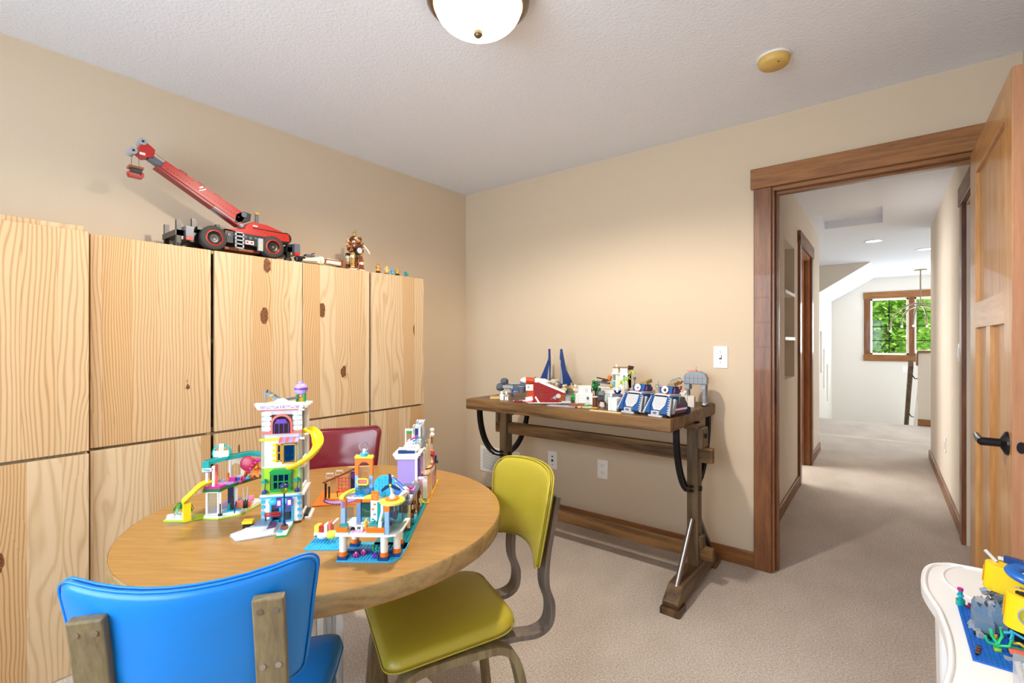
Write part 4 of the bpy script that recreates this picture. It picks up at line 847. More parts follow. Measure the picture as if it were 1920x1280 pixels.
B().strip('teal', rf, (0, 0, 1), .012, .008).strip('dteal', [p+Vector((-.008, .010, .002)) for p in rf], (0, 0, 1), .010, .006).box('teal', -.006, .012, -.004, .010, .142, .166).bx('white', (.008, -.006, .143), (.024, .002, .010), (0, 0, R(5))).bx('azure', (.008, -.0073, .143), (.018, .001, .005), (0, R(8), R(5))).build('roof_ring', o)
g = B().lathe('teal', [(.020, 0), (.026, 0), (.026, .004), (.020, .004)], 20, Matrix.Translation((.030, .036, .183)) @ Euler((R(78), 0, R(6))).to_matrix().to_4x4()); 
g.bx('white', (.030, .032, .190), (.012, .003, .040), (R(-6), 0, R(6))).bx('white', (.030, .032, .180), (.040, .003, .018), (R(-6), 0, R(6)))
for k in range(4): g.bx('tan', (.016+k*.009, .0298+k*.001, .180), (.006, .001, .010), (R(-6), 0, R(6)))
g.bx('tan', (.030, .0305, .197), (.007, .001, .012), (R(-6), 0, R(6))); g.build('roof_sign', o)
g = B().lathe(base('raspberry_brick', '#a81846', .35), [(0, 0), (.016, .001), (.022, .004), (.018, .007), (0, .006)], 20, Matrix.Translation((.094, .060, .143)) @ Euler((R(80), 0, 0)).to_matrix().to_4x4()); g.build('basket_dish', o)
g = B()
for k in range(12): g.sph(random.Random(k).choice(['magenta', 'dred', 'red', 'magenta']), (.086+k*.004, .028+k*.0018, .098+k*.0055+.004*math.sin(k*2.1)), .0055, 7)
plant(g, .125, .05, .125, .014, 'red'); plant(g, .118, .045, .10, .012, 'dred'); g.sph('dyellow', (.122, .046, .135), .006, 8); g.build('flower_vine', o)
B().box('lorange', .034, .046, .05, .062, .092, .100).box('orange', .036, .040, .055, .062, .100, .116).build('toy_chair', o); g = B().box('magenta', .045, .062, .045, .058, .092, .104).box('blue', .062, .070, .055, .062, .092, .101).box('azure', .078, .09, .07, .08, .093, .102).box('coral', .062, .10, .05, .066, .020, .028).box('orange', .060, .102, .048, .068, .013, .020).build('couch', o); g = B().box('black', .058, .062, .03, .04, .012, .05).box('teal', .048, .055, .03, .038, .012, .03).box('dgreen', .064, .08, .085, .10, .012, .022).box('pink', .086, .10, .08, .09, .020, .036); g.build('furniture', o)
g = B().tube('lgrey', [(.092, .030, .078), (.094, .028, .06), (.096, .027, .038)], .0016, 6).tube('lgrey', [(.104, .034, .078), (.104, .031, .06), (.102, .029, .038)], .0016, 6); sw_ = g.build('swing_chain', o)
B().cyl('black', (.092, .030, .028), (.104, .034, .028), .0125, n=20).build('tyre_swing', sw_)
g = B().tube('black', [(.046, -.010, .012), (.046, -.010, .045)], .0015, 6).cyl('black', (.046, -.01, .0115), (.046, -.01, .016), .006, n=8).tube('dblue', [(.078, .006, .012), (.080, .004, .03), (.085, .002, .046)], .002, 6); g.build('posts', o)
pts = spline([(.012, .008, .112), (-.008, -.008, .104), (-.028, -.024, .082), (-.042, -.035, .066)], 5)
vs = []; g = B()
for i, p in enumerate(pts):
    sd_ = Vector((.62, -.78, 0)); up_ = Vector((0, 0, 1))
    for k in range(n): an = math.pi*(1+k/(n-1)); vs.append(p+sd_*.015*math.cos(an)+up_*.012*math.sin(an))
    for k in range(n-1, -1, -1): an = math.pi*(1+k/(n-1)); vs.append(p+sd_*.0132*math.cos(an)+up_*.0105*math.sin(an))
g.add(vs, [(i*m_+k, i*m_+(k+1) % m_, (i+1)*m_+(k+1) % m_, (i+1)*m_+k) for i in range(len(pts)-1) for k in range(m_)] , 'yellow', True)
g.bx('yellow', (-.034, -.030, .033), (.018, .016, .050), (0, 0, R(38))); g.build('slide', o)
loc, rz = F2((-1.618, .462), 38)
o = thing('toy_palm_islet', 'little green and white toy islet with a palm at the foot of the slide', 'toy islet', loc, rz)
B().prism('lime', [(-.004, 0), (.066, -.002), (.10, .03), (.10, .055), (.02, .05), (-.006, .02)], 0, .004).prism('white', [(.0, .004), (.055, .004), (.06, .035), (.01, .038)], .004, .008).build('base_plate', o)
g = B(); rnd = random.Random(5)
for k in range(16): g.sph('white', (rnd.uniform(.004, .055), rnd.uniform(.006, .036), .009+rnd.uniform(0, .004)), rnd.uniform(.004, .008), 7)
g.build('foam', o)
B().tube('brown', [(.068, .008, .006), (.058, .012, .024), (.046, .016, .042)], .0035, 7).box('tan', .062, .074, .002, .014, .004, .010).build('palm_trunk', o)
g = B()
for k in range(8):
    a = k*.785; c0 = Vector((.040, .018, .042)); d_ = Vector((math.cos(a), math.sin(a), 0))
    g.strip('green', [c0, c0+d_*.012+Vector((0, 0, .006)), c0+d_*.022+Vector((0, 0, -.004)), c0+d_*.026+Vector((0, 0, -.018))], (-d_.y, d_.x, 0), .006, .0012)
g.build('palm_frond', o)

# orange playground behind the tower
o = thing('toy_playground', 'orange round toy playground with coral lattice and tan arches behind the tower', 'toy building', (-1.40, .90, TT), R(48))
B().box('orange', -.085, .085, -.075, .085, 0, .003).build('base_plate', o)
g = B().cyl('lav', (-.005, -.02, .003), (-.005, -.02, .006), .055, n=28).cyl('lorange', (-.02, -.01, .006), (-.02, -.01, .013), .040, n=28); g.build('round_steps', o)
g = B()
for k in range(36): a = 2*math.pi*k/36; g.cyl('purple', (-.005+.055*math.cos(a), -.02+.055*math.sin(a), .003), (-.005+.055*math.cos(a), -.02+.055*math.sin(a), .0055), .003, n=6)
g.build('studded_rim', o)
g = B(); frame_win(g, 'coral', -.025, .012, .013, .062, .018, .004, 2, 3); g.box('black', -.058, -.052, -.03, -.024, 0, .058).box('black', -.045, -.04, -.04, -.035, 0, .05).box('dtan', .012, .016, .014, .02, .0, .078).box('navy', .016, .030, .02, .024, .02, .078).box('tan', -.05, -.03, .018, .022, .013, .06).prism('purple', [(.012, .072), (.032, .078), (.024, .052)], .016, .018, 'y'); g.build('lattice_wall', o)
g = B().tube('rbrown', [(-.07, .0, .052), (-.04, .01, .062), (.0, .02, .076), (.03, .03, .088)], .0035, 6)
for k in range(2): frame_win(g, 'white', -.066+k*.03, -.040+k*.03, .058+k*.010, .074+k*.008, .03, .0025, 0, 0); merlon(g, 'white', -.066+k*.03, -.040+k*.03, .027, .031, .074+k*.008, 4, .002)
g.build('railing', o)
g = B(); arch_wall(g, 'tan', .0, .036, .003, .080, .068, .074, .006, .026, .052); arch_wall(g, 'tan', .036, .072, .003, .080, .068, .074, .042, .066, .052); g.box('tan', -.002, .074, .066, .076, .078, .083); g.build('double_arch', o)
g = B()
for x in (-.018, .018): g.tube('brown', [(x, -.03, .013), (x-.002, -.028, .028), (x+.004, -.030, .032)], .002, 6)
g.cyl('black', (.034, -.01, .03), (.034, -.01, .036), .009, n=10).cyl('dyellow', (.034, -.01, .006), (.034, -.01, .03), .002, n=6); g.build('play_seat', o)

# aquarium house
loc, rz = F2((-1.007, .624), 35.8)
o = thing('toy_aquarium', 'azure and orange toy aquarium house standing on white pillars near the table edge', 'toy house', loc, rz)
L_ = .146
bp = [(0, 0), (L_-.022, 0), (L_-.008, .006), (L_, .024), (L_, .105), (0, .105)]
g = B().prism('azure', bp, 0, .0032); g.studs('azure', .001, .001, .0032, 16, 3, .008); g.studs('azure', .026, .025, .0032, 12, 8, .008); g.build('base_plate', o)
for x, y in ((.012, .012), (L_-.036, .012), (L_-.012, .034), (.014, .085), (L_-.020, .085)):
    g = B().box('dblue', x-.0105, x+.0105, y-.0105, y+.0105, .003, .011).cyl('orange', (x, y, .011), (x, y, .021), .010, .0092, 12).cyl('white', (x, y, .021), (x, y, .060), .0088, n=16); g.build('pillar', o)
g = B()
g.box('dblue', .022, .126, .03, .10, .056, .060).box('dblue', .0, .125, .035, .045, .004, .012)
dk = [(-.002, -.002), (L_-.024, -.002), (L_-.006, .004), (L_+.002, .026), (L_+.002, .108), (-.002, .108)]
g.prism('white', dk, .060, .065).prism('aqua', [(-.001, -.001), (.030, -.001), (.024, .03), (0, .03)], .065, .069).prism('orange', [(0, 0), (.026, 0), (.020, .026), (0, .026)], .069, .079).prism('teal', [(.004, .008), (.024, .008), (.020, .026), (.004, .026)], .079, .082).box('aqua', .072, .114, -.001, .01, .065, .069).box('orange', .072, .114, 0, .012, .069, .080); g.build('deck', o)
B().box('lpink', .030, .072, .001, .05, .065, .068).studs('lpink', .030, .003, .068, 5, 5, .008).build('pink_floor', o)
B().prism('teal', [(.072, .010), (.114, .010), (L_-.006, .02), (L_, .04), (L_, .09), (.072, .09)], .080, .084).studs('teal', .076, .014, .084, 4, 3, .008).build('teal_floor', o)
g = B()
for x, y, z0, z1, m in ((.002, .024, .079, .135, 'lblue'), (.002, .024, .117, .138, 'orange'), (.026, .06, .068, .118, 'lblue'), (.026, .06, .118, .136, 'orange'), (.114, .002, .065, .118, 'lblue'), (.114, .002, .118, .131, 'orange')): B().box(m, x-.001*(m == 'orange'), x+.010+.001*(m == 'orange'), y-.001, y+.011, z0, z1).build('column', o)
B().box('white', .070, .086, .034, .044, .080, .135).box('teal', .086, .094, .034, .044, .08, .135).build('wall_pier', o)
g = B()
for k in range(4): g.box('orange' if k > 1 else 'tea', .073+.004*(k % 2), .079+.004*(k % 2), .0335, .034, .086+k*.012, .090+k*.012)
g.build('notice_panel', o)
g = B()
vs = []; nn_ = 9; cx_, cy_, rr = .124, .030, .024
for k in range(nn_): a = R(-100+130*k/(nn_-1)); vs += [(cx_+rr*math.cos(a), cy_+rr*math.sin(a), .084), (cx_+rr*math.cos(a), cy_+rr*math.sin(a), .128)]
g.add(vs, [(2*k, 2*k+2, 2*k+3, 2*k+1) for k in range(nn_-1)], cazure, True); g.box(cazure, L_-.003, L_-.001, .04, .10, .084, .128); g.build('curved_glass', o); B().box(cazure, .036, .068, .064, .066, .070, .118).build('glass_panel', o); B().box(clear, .012, .030, .030, .031, .084, .118).build('glass_panel', o)
g = B().lathe('byellow', [(.012, .133), (.030, .133), (.030, .138), (.012, .139), (.012, .133)], 28, Matrix.Translation((.124, .030, 0))).cyl('orange', (.124, .030, .138), (.124, .030, .142), .017, n=8).cyl('white', (.124, .030, .131), (.124, .030, .134), .028, n=20)
g.strip('byellow', spline([(.002, .026, .140), (.004, .045, .144), (.016, .062, .148), (.03, .07, .150)], 4), (0, 0, 1), .006, .010).box('byellow', .056, .080, .03, .06, .138, .143).box('cream', .010, .060, .035, .075, .136, .140)
for k in range(5): g.bx('lav', (.016+k*.010, .055, .1405), (.003, .038, .001), (0, 0, R(-25)))
g.box('white', .080, .112, .03, .07, .131, .136); g.build('roof', o)
g = B().cyl('white', (.124, .030, .142), (.124, .030, .150), .008, .005, 10).cyl('cream', (.124, .030, .150), (.122, .024, .172), .0035, .002, 8)
pr = g.build('propeller_mast', o); g = B()
for k in range(3):
    a = R(95+120*k); T = Matrix.Translation((.122, .021, .175)) @ Euler((0, -a, 0)).to_matrix().to_4x4()
    g.prism('navy', [(0, -.003), (.012, -.005), (.025, -.003), (.027, .002), (.01, .003), (0, .003)], -.001, .001, 'y', T)
g.cyl('yellow', (.122, .018, .175), (.122, .021, .175), .003, n=8); g.build('propeller', pr)
g = B().cyl('azure', (.098, .052, .162), (.098, .057, .162), .0265, n=28)
for i in range(-3, 4):
    for k in range(-3, 4):
        if i*i+k*k < 10: g.cyl('azure', (.098+i*.0075, .052, .162+k*.0075), (.098+i*.0075, .0503, .162+k*.0075), .0024, n=6)
g.build('round_dish', o)
g = B().box('orange', .076, .094, .020, .023, .138, .160)
for x, zz in ((.081, .152), (.088, .150), (.083, .145), (.088, .143)): g.cyl('lorange', (x, .020, zz), (x, .0193, zz), .0025, n=6)
g.build('orange_board', o)
g = B(); arch_wall(g, 'orange', .022, .066, .185, .228, .060, .068, .030, .060, .204); g.box('lblue', .022, .030, .060, .068, .150, .186).box('lblue', .058, .066, .060, .068, .150, .186).box('byellow', .022, .067, .058, .070, .228, .233); merlon(g, 'byellow', .022, .067, .060, .068, .233, 6, .0025); g.build('lookout_arch', o)
g = B().cyl(cazure, (.046, .062, .142), (.046, .062, .156), .022, n=20).cyl('azure', (.046, .062, .138), (.046, .062, .146), .022, n=20); g.build('lookout_pool', o)
g = B()
pts = [(x, .050, zz) for x, zz in rrect(.032, .058, .166, .180, .005, 4)]
g.tube('byellow', pts, .002, 6, True).box('coral', .035, .055, .052, .053, .169, .177); g.build('yellow_sign', o)
g = B().cyl('azure', (.044, .064, .233), (.044, .064, .240), .010, n=10).cyl('white', (.044, .064, .240), (.044, .064, .250), .004, n=8)
g.lathe(clear, [(.010, 0), (.0125, 0), (.0125, .002), (.010, .002), (.010, 0)], 20, Matrix.Translation((.044, .062, .256)) @ Euler((R(85), 0, 0)).to_matrix().to_4x4()).build('bubble_ring', o)
g = B().tube('teal', [(.086, .030, .004), (.086, .030, .028)], .003, 6).tube('teal', [(.086, .030, .014), (.094, .030, .016), (.095, .030, .030)], .0024, 6).tube('green', [(.086, .030, .012), (.078, .030, .015), (.077, .030, .028)], .0024, 6).tube('lime', [(.102, .05, .004), (.104, .05, .04)], .002, 5); g.build('seaweed', o)
g = B()
for x, y, m in ((.040, .020, 'magenta'), (.054, .032, 'magenta'), (.086, .018, 'purple'), (.098, .014, 'dblue'), (.094, .026, 'purple')):
    for k in range(6): a = k*1.05; g.sph(m, (x+.005*math.cos(a), y+.005*math.sin(a), .008), .003, 6, (1, 1, 1.6))
    g.sph('pink' if m == 'magenta' else m, (x, y, .013), .0035, 6)
g.build('coral', o)
g = B().box('white', .098, .106, .004, .012, .080, .092).tube('white', [(.100, .012, .09), (.103, .02, .11), (.100, .03, .132)], .004, 7).box('white', .030, .062, .016, .020, .068, .080).box('dgrey', .044, .058, .0153, .016, .071, .077).cyl('black', (.034, .014, .072), (.034, .018, .072), .005, n=10).sph('cream', (.058, .010, .074), .005, 8, (.8, .8, 1.4)).tube('lorange', [(.066, .014, .068), (.066, .014, .090)], .003, 6).cyl('navy', (.128, .03, .095), (.134, .035, .11), .008, .004, 8).tube('blue', [(.118, .03, .13), (.122, .03, .10), (.13, .04, .09)], .005, 8).cyl('brown', (.124, .02, .084), (.124, .02, .088), .009, n=10); g.build('interior_fittings', o)
minifig((-.975, .685, TT+.0655), R(10), 'tiny toy figure in yellow inside the aquarium house', 'cream', 'byellow', 'tan', None, None, .75)

# baseplates, boat, shops and pastel townhouse on the right half of the table
loc, rz = F2((-.931, .766), 39)
o = thing('toy_baseplate', 'teal toy baseplate under the brown toy shop', 'baseplate', loc, rz); B().box('dteal', -.085, 0, .0, .33, 0, .0032).studs('dteal', -.03, .002, .0032, 3, 41, .008).build('plate', o)
o = thing('toy_baseplate', 'azure toy baseplate beside the aquarium house with a boat on it', 'baseplate', loc, rz); B().box('azure', -.25, -.165, .0, .12, 0, .0032).studs('azure', -.25, 0.001, .0032, 10, 14, .008).build('plate', o)
o = thing('toy_baseplate', 'yellow toy baseplate under the pastel townhouse', 'baseplate', loc, rz); B().box('dyellow', -.13, 0.004, .332, .59, 0, .0032).studs('dyellow', -.028, .334, .0032, 3, 31, .008).build('plate', o)
def G(x, y, z=0): c, s = math.cos(R(39)), math.sin(R(39)); return (-.931+x*c-y*s, .766+x*s+y*c, TT+z)
o = thing('toy_boat', 'small white and yellow toy boat with coloured blocks', 'toy boat', G(-.222, .052, .0052), R(39-8))
B().sph('white', (0, 0, .014), .014, 14, (1.3, 1, .9)).box('white', -.018, .018, -.012, .012, .014, .022).sph('byellow', (.026, -.004, .016), .012, 12, (1.4, 1, .9)).build('hull', o)
B().box('byellow', -.018, -.006, -.01, .01, .022, .038).box('red', -.006, .006, -.01, .01, .022, .038).box('white', .007, .015, -.008, .012, .022, .042).box('coral', .016, .022, -.004, .016, .022, .046).build('cargo', o)
B().tube('white', [(.024, .005, .04), (.036, .012, .052)], .003, 6).cyl('black', (-.012, -.013, .014), (-.011, -.0145, .014), .002, n=6).build('bow_rail', o)
o = thing('toy_shop', 'dark brown brick toy shop with white columns on the teal baseplate', 'toy building', G(-.062, .10, .0034), R(39))
g = B().box('brown', 0, .05, .012, .19, 0, .006)
for y in (.012, .06, .11, .16, .186): g.box('brown' if y in (.06, .16) else 'tan', .044, .052, y, y+.006, .006, .070).box('brown', 0, .006, y, y+.006, .006, .07)
g.box('dgrey', .0, .052, .012, .192, .068, .074).box('brown', .004, .040, .188, .192, 0, .070).box('rbrown', .040, .046, .02, .056, .006, .04).box('black', .020, .040, .06, .10, .006, .055).box('tea', .038, .046, .12, .15, .006, .03); g.build('walls', o)
g = B()
for k in range(12): g.box(('black', 'rbrown', 'tan', 'brown')[k % 4], .050, .0535, .014+k*.014, .022+k*.014, .010+.018*(k % 3), .020+.018*(k % 3))
g.box('azure', .030, .056, .052, .09, .004, .016); g.build('shop_goods', o)
g = B(); rnd = random.Random(11)
for k in range(16): g.sph(rnd.choice(['magenta', 'magenta', 'purple', 'lav', 'dblue']), (rnd.uniform(.01, .05), .02+k*.007, .080+rnd.uniform(0, .008)), .006, 7)
g.box('white', .012, .05, .03, .06, .074, .082).box('lav', .010, .046, .09, .13, .074, .084); g.build('roof_garden', o)
o = thing('toy_telescope', 'blue and white toy telescope barrels leaning on the shop roof', 'toy telescope', G(-.05, .155, .0784), R(39))
for dx, dz, s_ in ((0, 0, 1), (.012, -.002, .8)):
    T = Matrix.Translation((dx-.006, -.01+dx*-2.4, .030)) @ Euler((0, R(118), R(-30))).to_matrix().to_4x4()
    g = B().lathe('blue', [(.001, -.026*s_), (.019*s_, -.026*s_), (.019*s_, .022*s_), (.001, .022*s_)], 16, T, False).lathe('white', [(.021*s_, .022*s_), (.022*s_, .030*s_), (.018*s_, .034*s_), (.001, .034*s_)], 16, T).lathe('white', [(.020*s_, -.032*s_), (.020*s_, -.026*s_), (.001, -.026*s_)], 16, T); g.build('barrel', o)
B().box('lgrey', -.012, .012, -.02, .01, 0, .016).tube('white', [(-.03, -.01, .035), (-.045, -.006, .046), (-.056, -.004, .044)], .003, 6).build('mount', o)
o = thing('toy_townhouse', 'pastel lavender and pink toy townhouse with stepped white roof on the yellow baseplate', 'toy house', G(-.115, .345, .0034), R(39))
g = B().box('pink', .058, .110, 0, .10, 0, .074).box('white', .100, .114, -.003, .006, 0, .080).box('white', .056, .114, -.003, 0, 0, .008).box('white', .056, .114, -.003, .0, .072, .080).box('dred', .058, .112, -.0035, 0, .008, .010)
frame_win(g, 'white', .068, .092, .016, .064, -.001, .004, 1, 1); g.box('mauve', .070, .090, -.0012, -.0005, .018, .062).box('peach', .110, .112, .01, .09, .0, .07).box('white', .110, .115, .094, .10, 0, .075); g.build('ground_floor', o)
g = B().box('dgrey', .056, .114, .10, .20, 0, .078).box('pink', .112, .1145, .115, .145, .01, .07).box('cream', .112, .116, .16, .165, 0, .08).box('gold', .112, .115, .17, .20, 0, .03).box('rbrown', .112, .115, .17, .195, .03, .07); g.build('rear_shop', o)
SH = Matrix.Translation((.020, -.004, 0)); g = B().box('lav', .0, .060, .0, .075, 0, .140).box('lav', .060, .072, .01, .075, .08, .140).box('white', .056, .064, -.003, .006, .0, .145).box('purple', .064, .070, .004, .008, .08, .135)
g.prism('white', [(-.004, .138), (.064, .138), (.072, .152), (-.012, .152)], -.010, .0, 'y').box('white', -.012, .074, -.012, .085, .150, .156).box('dblue', .004, .030, -.010, .0, .156, .166).box('dblue', .030, .056, -.008, .002, .156, .164); g.v = [tuple(SH @ Vector(p)) for p in g.v]; g.build('lavender_block', o)
g = B()
for k in range(4): merlon(g, 'white', .004+k*.006, .060, .004+k*.018, .022+k*.018, .156+k*.009, 5, .003); g.box('white', .002+k*.006, .062, .004+k*.018, .085, .156+k*.009-.009*(k > 0), .156+k*.009)
g.bx('magenta', (.046, .04, .197), (.026, .022, .004), (0, R(-28), 0)).bx('azure', (.052, .05, .190), (.026, .02, .004), (0, R(-28), 0)); g.v = [tuple(SH @ Vector(p)) for p in g.v]; g.build('stepped_roof', o)
g = B()
for x in (.028, .050): g.box('white', x, x+.004, .075, .079, .165, .215)
g.box('white', .028, .054, .072, .082, .213, .217).sph('green', (.042, .074, .208), .007, 8, (1.4, .8, .8)); merlon(g, 'white', .028, .054, .072, .082, .217, 3, .002); g.build('roof_frame', o)
for x, y, z1, t_ in ((.050, .090, .225, 0), (.056, .120, .236, 1)):
    g = B().box('white', x, x+.008, y, y+.02, .150, z1).box('white', x+.02, x+.026, y, y+.02, .150, z1-.005).box('dblue', x+.008, x+.020, y+.004, y+.012, .16, z1-.008).box('coolg', x, x+.028, y, y+.02, z1-.008, z1); merlon(g, 'white', x, x+.03, y, y+.02, z1, 4, .003); g.build('white_tower', o)
g = B().bx('dgrey', (.082, .115, .178), (.016, .11, .004), (R(22), 0, 0)).box('cream', .070, .076, .02, .20, .080, .086)
for y in (.02, .05, .08, .12, .15, .19): g.cyl('cream', (.100, y, .08), (.100, y, .150+.2*y), .0028, n=8)
g.sph('white', (.072, .012, .158), .008, 8).sph('white', (.080, .026, .166), .008, 8); g.sph('white', (.104, .17, .196), .009, 8).sph('white', (.106, .16, .182), .009, 8).cyl('gold', (.104, .165, .15), (.104, .165, .18), .004, n=8).box('tan', .072, .078, .0, .20, .150, .154); g.build('loggia', o)
g = B().box('tan', .072, .116, .02, .19, .080, .085)
rl = spline([(.108, .004, .102), (.122, .03, .100), (.125, .07, .104), (.118, .11, .112), (.114, .15, .122)], 5)
g.tube('dred', rl, .0026, 6)
for p in rl[::2]: g.box('cream', p.x-.0015, p.x+.0015, p.y-.0015, p.y+.0015, .084, p.z-.002)
g.sph('red', (.112, .13, .118), .008, 8).sph('coral', (.108, .14, .128), .006, 8).box('dblue', .112, .122, .15, .165, .085, .11).box('dgrey', .110, .126, .165, .18, .080, .09); g.build('balcony', o)
B().box('lime', .070, .108, -.024, -.008, 0, .005).sph('lime', (.098, -.014, .008), .006, 8).box('white', .072, .076, -.05, -.01, .0, .07).build('garden_strip', o)
# ------------------------------------------------------------------ toys on the trestle table
KT = .8853
def studface(b, m, c0, ux, uy, nx, ny, nrm, p=.008, r=.0024, h=.0016):
    """studs on a tilted face: c0 corner, ux/uy unit vectors"""
    c0 = Vector(c0); ux = Vector(ux).normalized(); uy = Vector(uy).normalized(); nn = Vector(nrm).normalized()
    for i in range(nx):
        for j in range(ny): q = c0+ux*(i+.5)*p+uy*(j+.5)*p; b.cyl(m, q, q+nn*h, r, n=6)
    return b
# grey twin-engine ship
o = thing('toy_spaceship', 'dark grey toy spaceship with twin engine drums at the left end of the trestle table', 'toy spaceship', (-1.86, 2.42, KT), R(10))
g = B().bx('dgrey', (.02, 0, .060), (.16, .045, .030), (0, 0, 0)).bx('lgrey', (-.04, -.025, .060), (.08, .012, .020)).box('dgrey', .05, .16, -.04, .04, .045, .085).bx('dgrey', (.10, 0, .095), (.10, .05, .018), (0, R(-8), 0)).bx('lgrey', (.02, -.01, .084), (.08, .03, .008), (0, R(-6), R(8))).cyl('dgrey', (.07, -.045, .03), (.07, -.045, .075), .022, .026, 14).cyl('lgrey', (.07, -.045, .068), (.07, -.045, .072), .027, n=14).bx('dred', (.13, -.04, .075), (.05, .02, .035), (0, 0, 0)).box('blue', .0, .04, -.03, .03, .035, .046)
g.build('hull', o)
for y, zz in ((-.025, .055), (.03, .085)): B().cyl('dgrey', (-.115, y, zz), (-.075, y, zz), .020, n=14).cyl('lgrey', (-.120, y, zz), (-.113, y, zz), .010, n=10).bx('dgrey', (-.095, y, zz), (.022, .046, .016)).bx('dgrey', (-.095, y, zz), (.022, .016, .050)).build('engine_drum', o)
B().tube('dblue', [(-.02, -.03, .05), (0, -.035, .02), (.02, -.035, 0)], .004, 6).tube('dgrey', [(.10, .03, .05), (.11, .03, 0)], .005, 6).tube('dgrey', [(-.03, .03, .05), (-.04, .03, 0)], .005, 6).build('landing_leg', o)
B().bx('black', (.13, -.01, .112), (.05, .01, .006), (0, R(-15), R(10))).cyl('black', (.11, 0, .105), (.15, -.01, .125), .004, n=6).build('cannon', o)
o = thing('toy_baseplate', 'small tan toy baseplate under the grey engine drums', 'baseplate', (-1.88, 2.25, KT), R(40)); B().box('tan', -.035, .045, -.02, .03, 0, .008).box('gold', -.03, .02, -.01, .025, .008, .014).studs('tan', -.03, -.02, .008, 8, 1).build('plate', o)
minifig((-1.795, 2.205, KT), R(40), 'white armoured toy figure, left of the pair before the grey spaceship', 'white', 'white', 'white', 'white', 'white toy figures before the grey spaceship', 1.35)
minifig((-1.766, 2.213, KT), R(40), 'white armoured toy figure, right of the pair, beside the maroon gunship', 'white', 'lgrey', 'white', 'white', 'white toy figures before the grey spaceship', 1.35)
# maroon gunship
o = thing('toy_gunship', 'maroon and white wedge-shaped toy gunship with round white emblem', 'toy spaceship', (-1.575, 2.165, KT+.004), R(38))
g = B().prism('dred', [(.035, .0), (.205, .0), (.215, .052), (.19, .062), (.055, .118), (.035, .118)], .0, .09, 'y').prism('white', [(.070, .112), (.205, .056), (.212, .064), (.085, .120)], .002, .088, 'y').bx('rbrown', (.195, -.001, .025), (.034, .004, .05)); g.build('hull', o)
g = B()
for k in range(5): g.box('rbrown', .048+k*.001, .052+k*.001+.12-k*.02, -.0012, 0, .012+k*.017, .0135+k*.017)
g.box('dred', .095, .165, -.003, 0, .010, .058).prism('sand', [(.125, .018), (.150, .040), (.160, .042), (.158, .018), (.14, .028)], -.004, -.003, 'y')
for k in range(4): g.box('rbrown', .070+k*.006, .072+k*.006, -.0015, 0, .03, .06)
g.prism('white', [(.04, .03), (.06, .0), (.07, .0), (.045, .04)], -.002, 0, 'y'); g.build('side_panels', o)
g = B(); T = Matrix.Translation((.172, -.0035, .040)) @ Euler((R(90), 0, 0)).to_matrix().to_4x4()
g.lathe('white', [(.009, 0), (.0125, 0), (.0125, .0012), (.009, .0012), (.009, 0)], 20, T, False).lathe('white', [(0, 0), (.005, 0), (.005, .0012), (0, .0012)], 8, T, False)
for k in range(6): g.bx('white', (.172+.007*math.cos(k*1.047), -.0042, .040+.007*math.sin(k*1.047)), (.006, .001, .0016), (0, -k*1.047, 0))
g.build('emblem', o)
g = B().prism('orange', [(-.010, .0), (.030, .0), (.040, .06), (.036, .105), (.0, .105), (-.006, .05)], .002, .06, 'y'); MATS['plastic_ored'] = base('plastic_ored', '#b8401c', .32)
g = B().prism('ored', [(-.010, .012), (.030, .0), (.044, .06), (.040, .108), (.002, .105), (-.002, .05)], .002, .06, 'y').box('white', -.010, .030, -.002, .02, .070, .104).box('lgrey', -.002, .010, -.003, -.001, .082, .098).bx('white', (.008, -.002, .024), (.040, .02, .022), (0, R(-12), 0)).bx('coral', (.008, -.006, .009), (.036, .02, .008), (0, R(-8), 0)); g.build('cockpit', o)
g = B()
for y in (.012, .07): g.cyl('white', (.040, y, .122), (.105, y, .120), .014, .011, 14).cyl('white', (.105, y, .120), (.118, y, .119), .011, .004, 12).cyl('ored', (-.010, y, .126), (.040, y, .122), .015, n=14).cyl('white', (-.032, y, .124), (-.010, y, .126), .010, .015, 14).sph('white', (-.034, y, .124), .007, 8)
g.build('engine_pods', o)
B().box('white', .0, .20, -.02, .0, 0, .003).bx('sand', (.22, .02, .02), (.03, .04, .03)).bx('coolg', (.215, -.01, .006), (.05, .02, .012)).build('footing', o)
o = thing('toy_speeder', 'small flat red and white toy speeder before the gunship', 'toy vehicle', (-1.66, 2.19, KT), R(35)); B().bx('white', (.02, 0, .008), (.07, .012, .006), (0, R(-3), R(6))).bx('dred', (0, 0, .006), (.05, .02, .008)).box('dgrey', .05, .10, -.01, .02, .0, .010).box('coral', .04, .08, -.012, .0, .0, .006).build('body', o); B().cyl('lgrey', (-.03, 0, .006), (-.02, 0, .006), .005, n=8).build('nose', o)
o = thing('toy_baseplate', 'pale grey toy baseplate in front of the maroon gunship', 'baseplate', (-1.50, 2.15, KT), R(12)); B().box('lgrey', .06, .22, -.01, .045, 0, .003).studs('lgrey', .06, -.01, .003, 19, 2).build('plate', o)
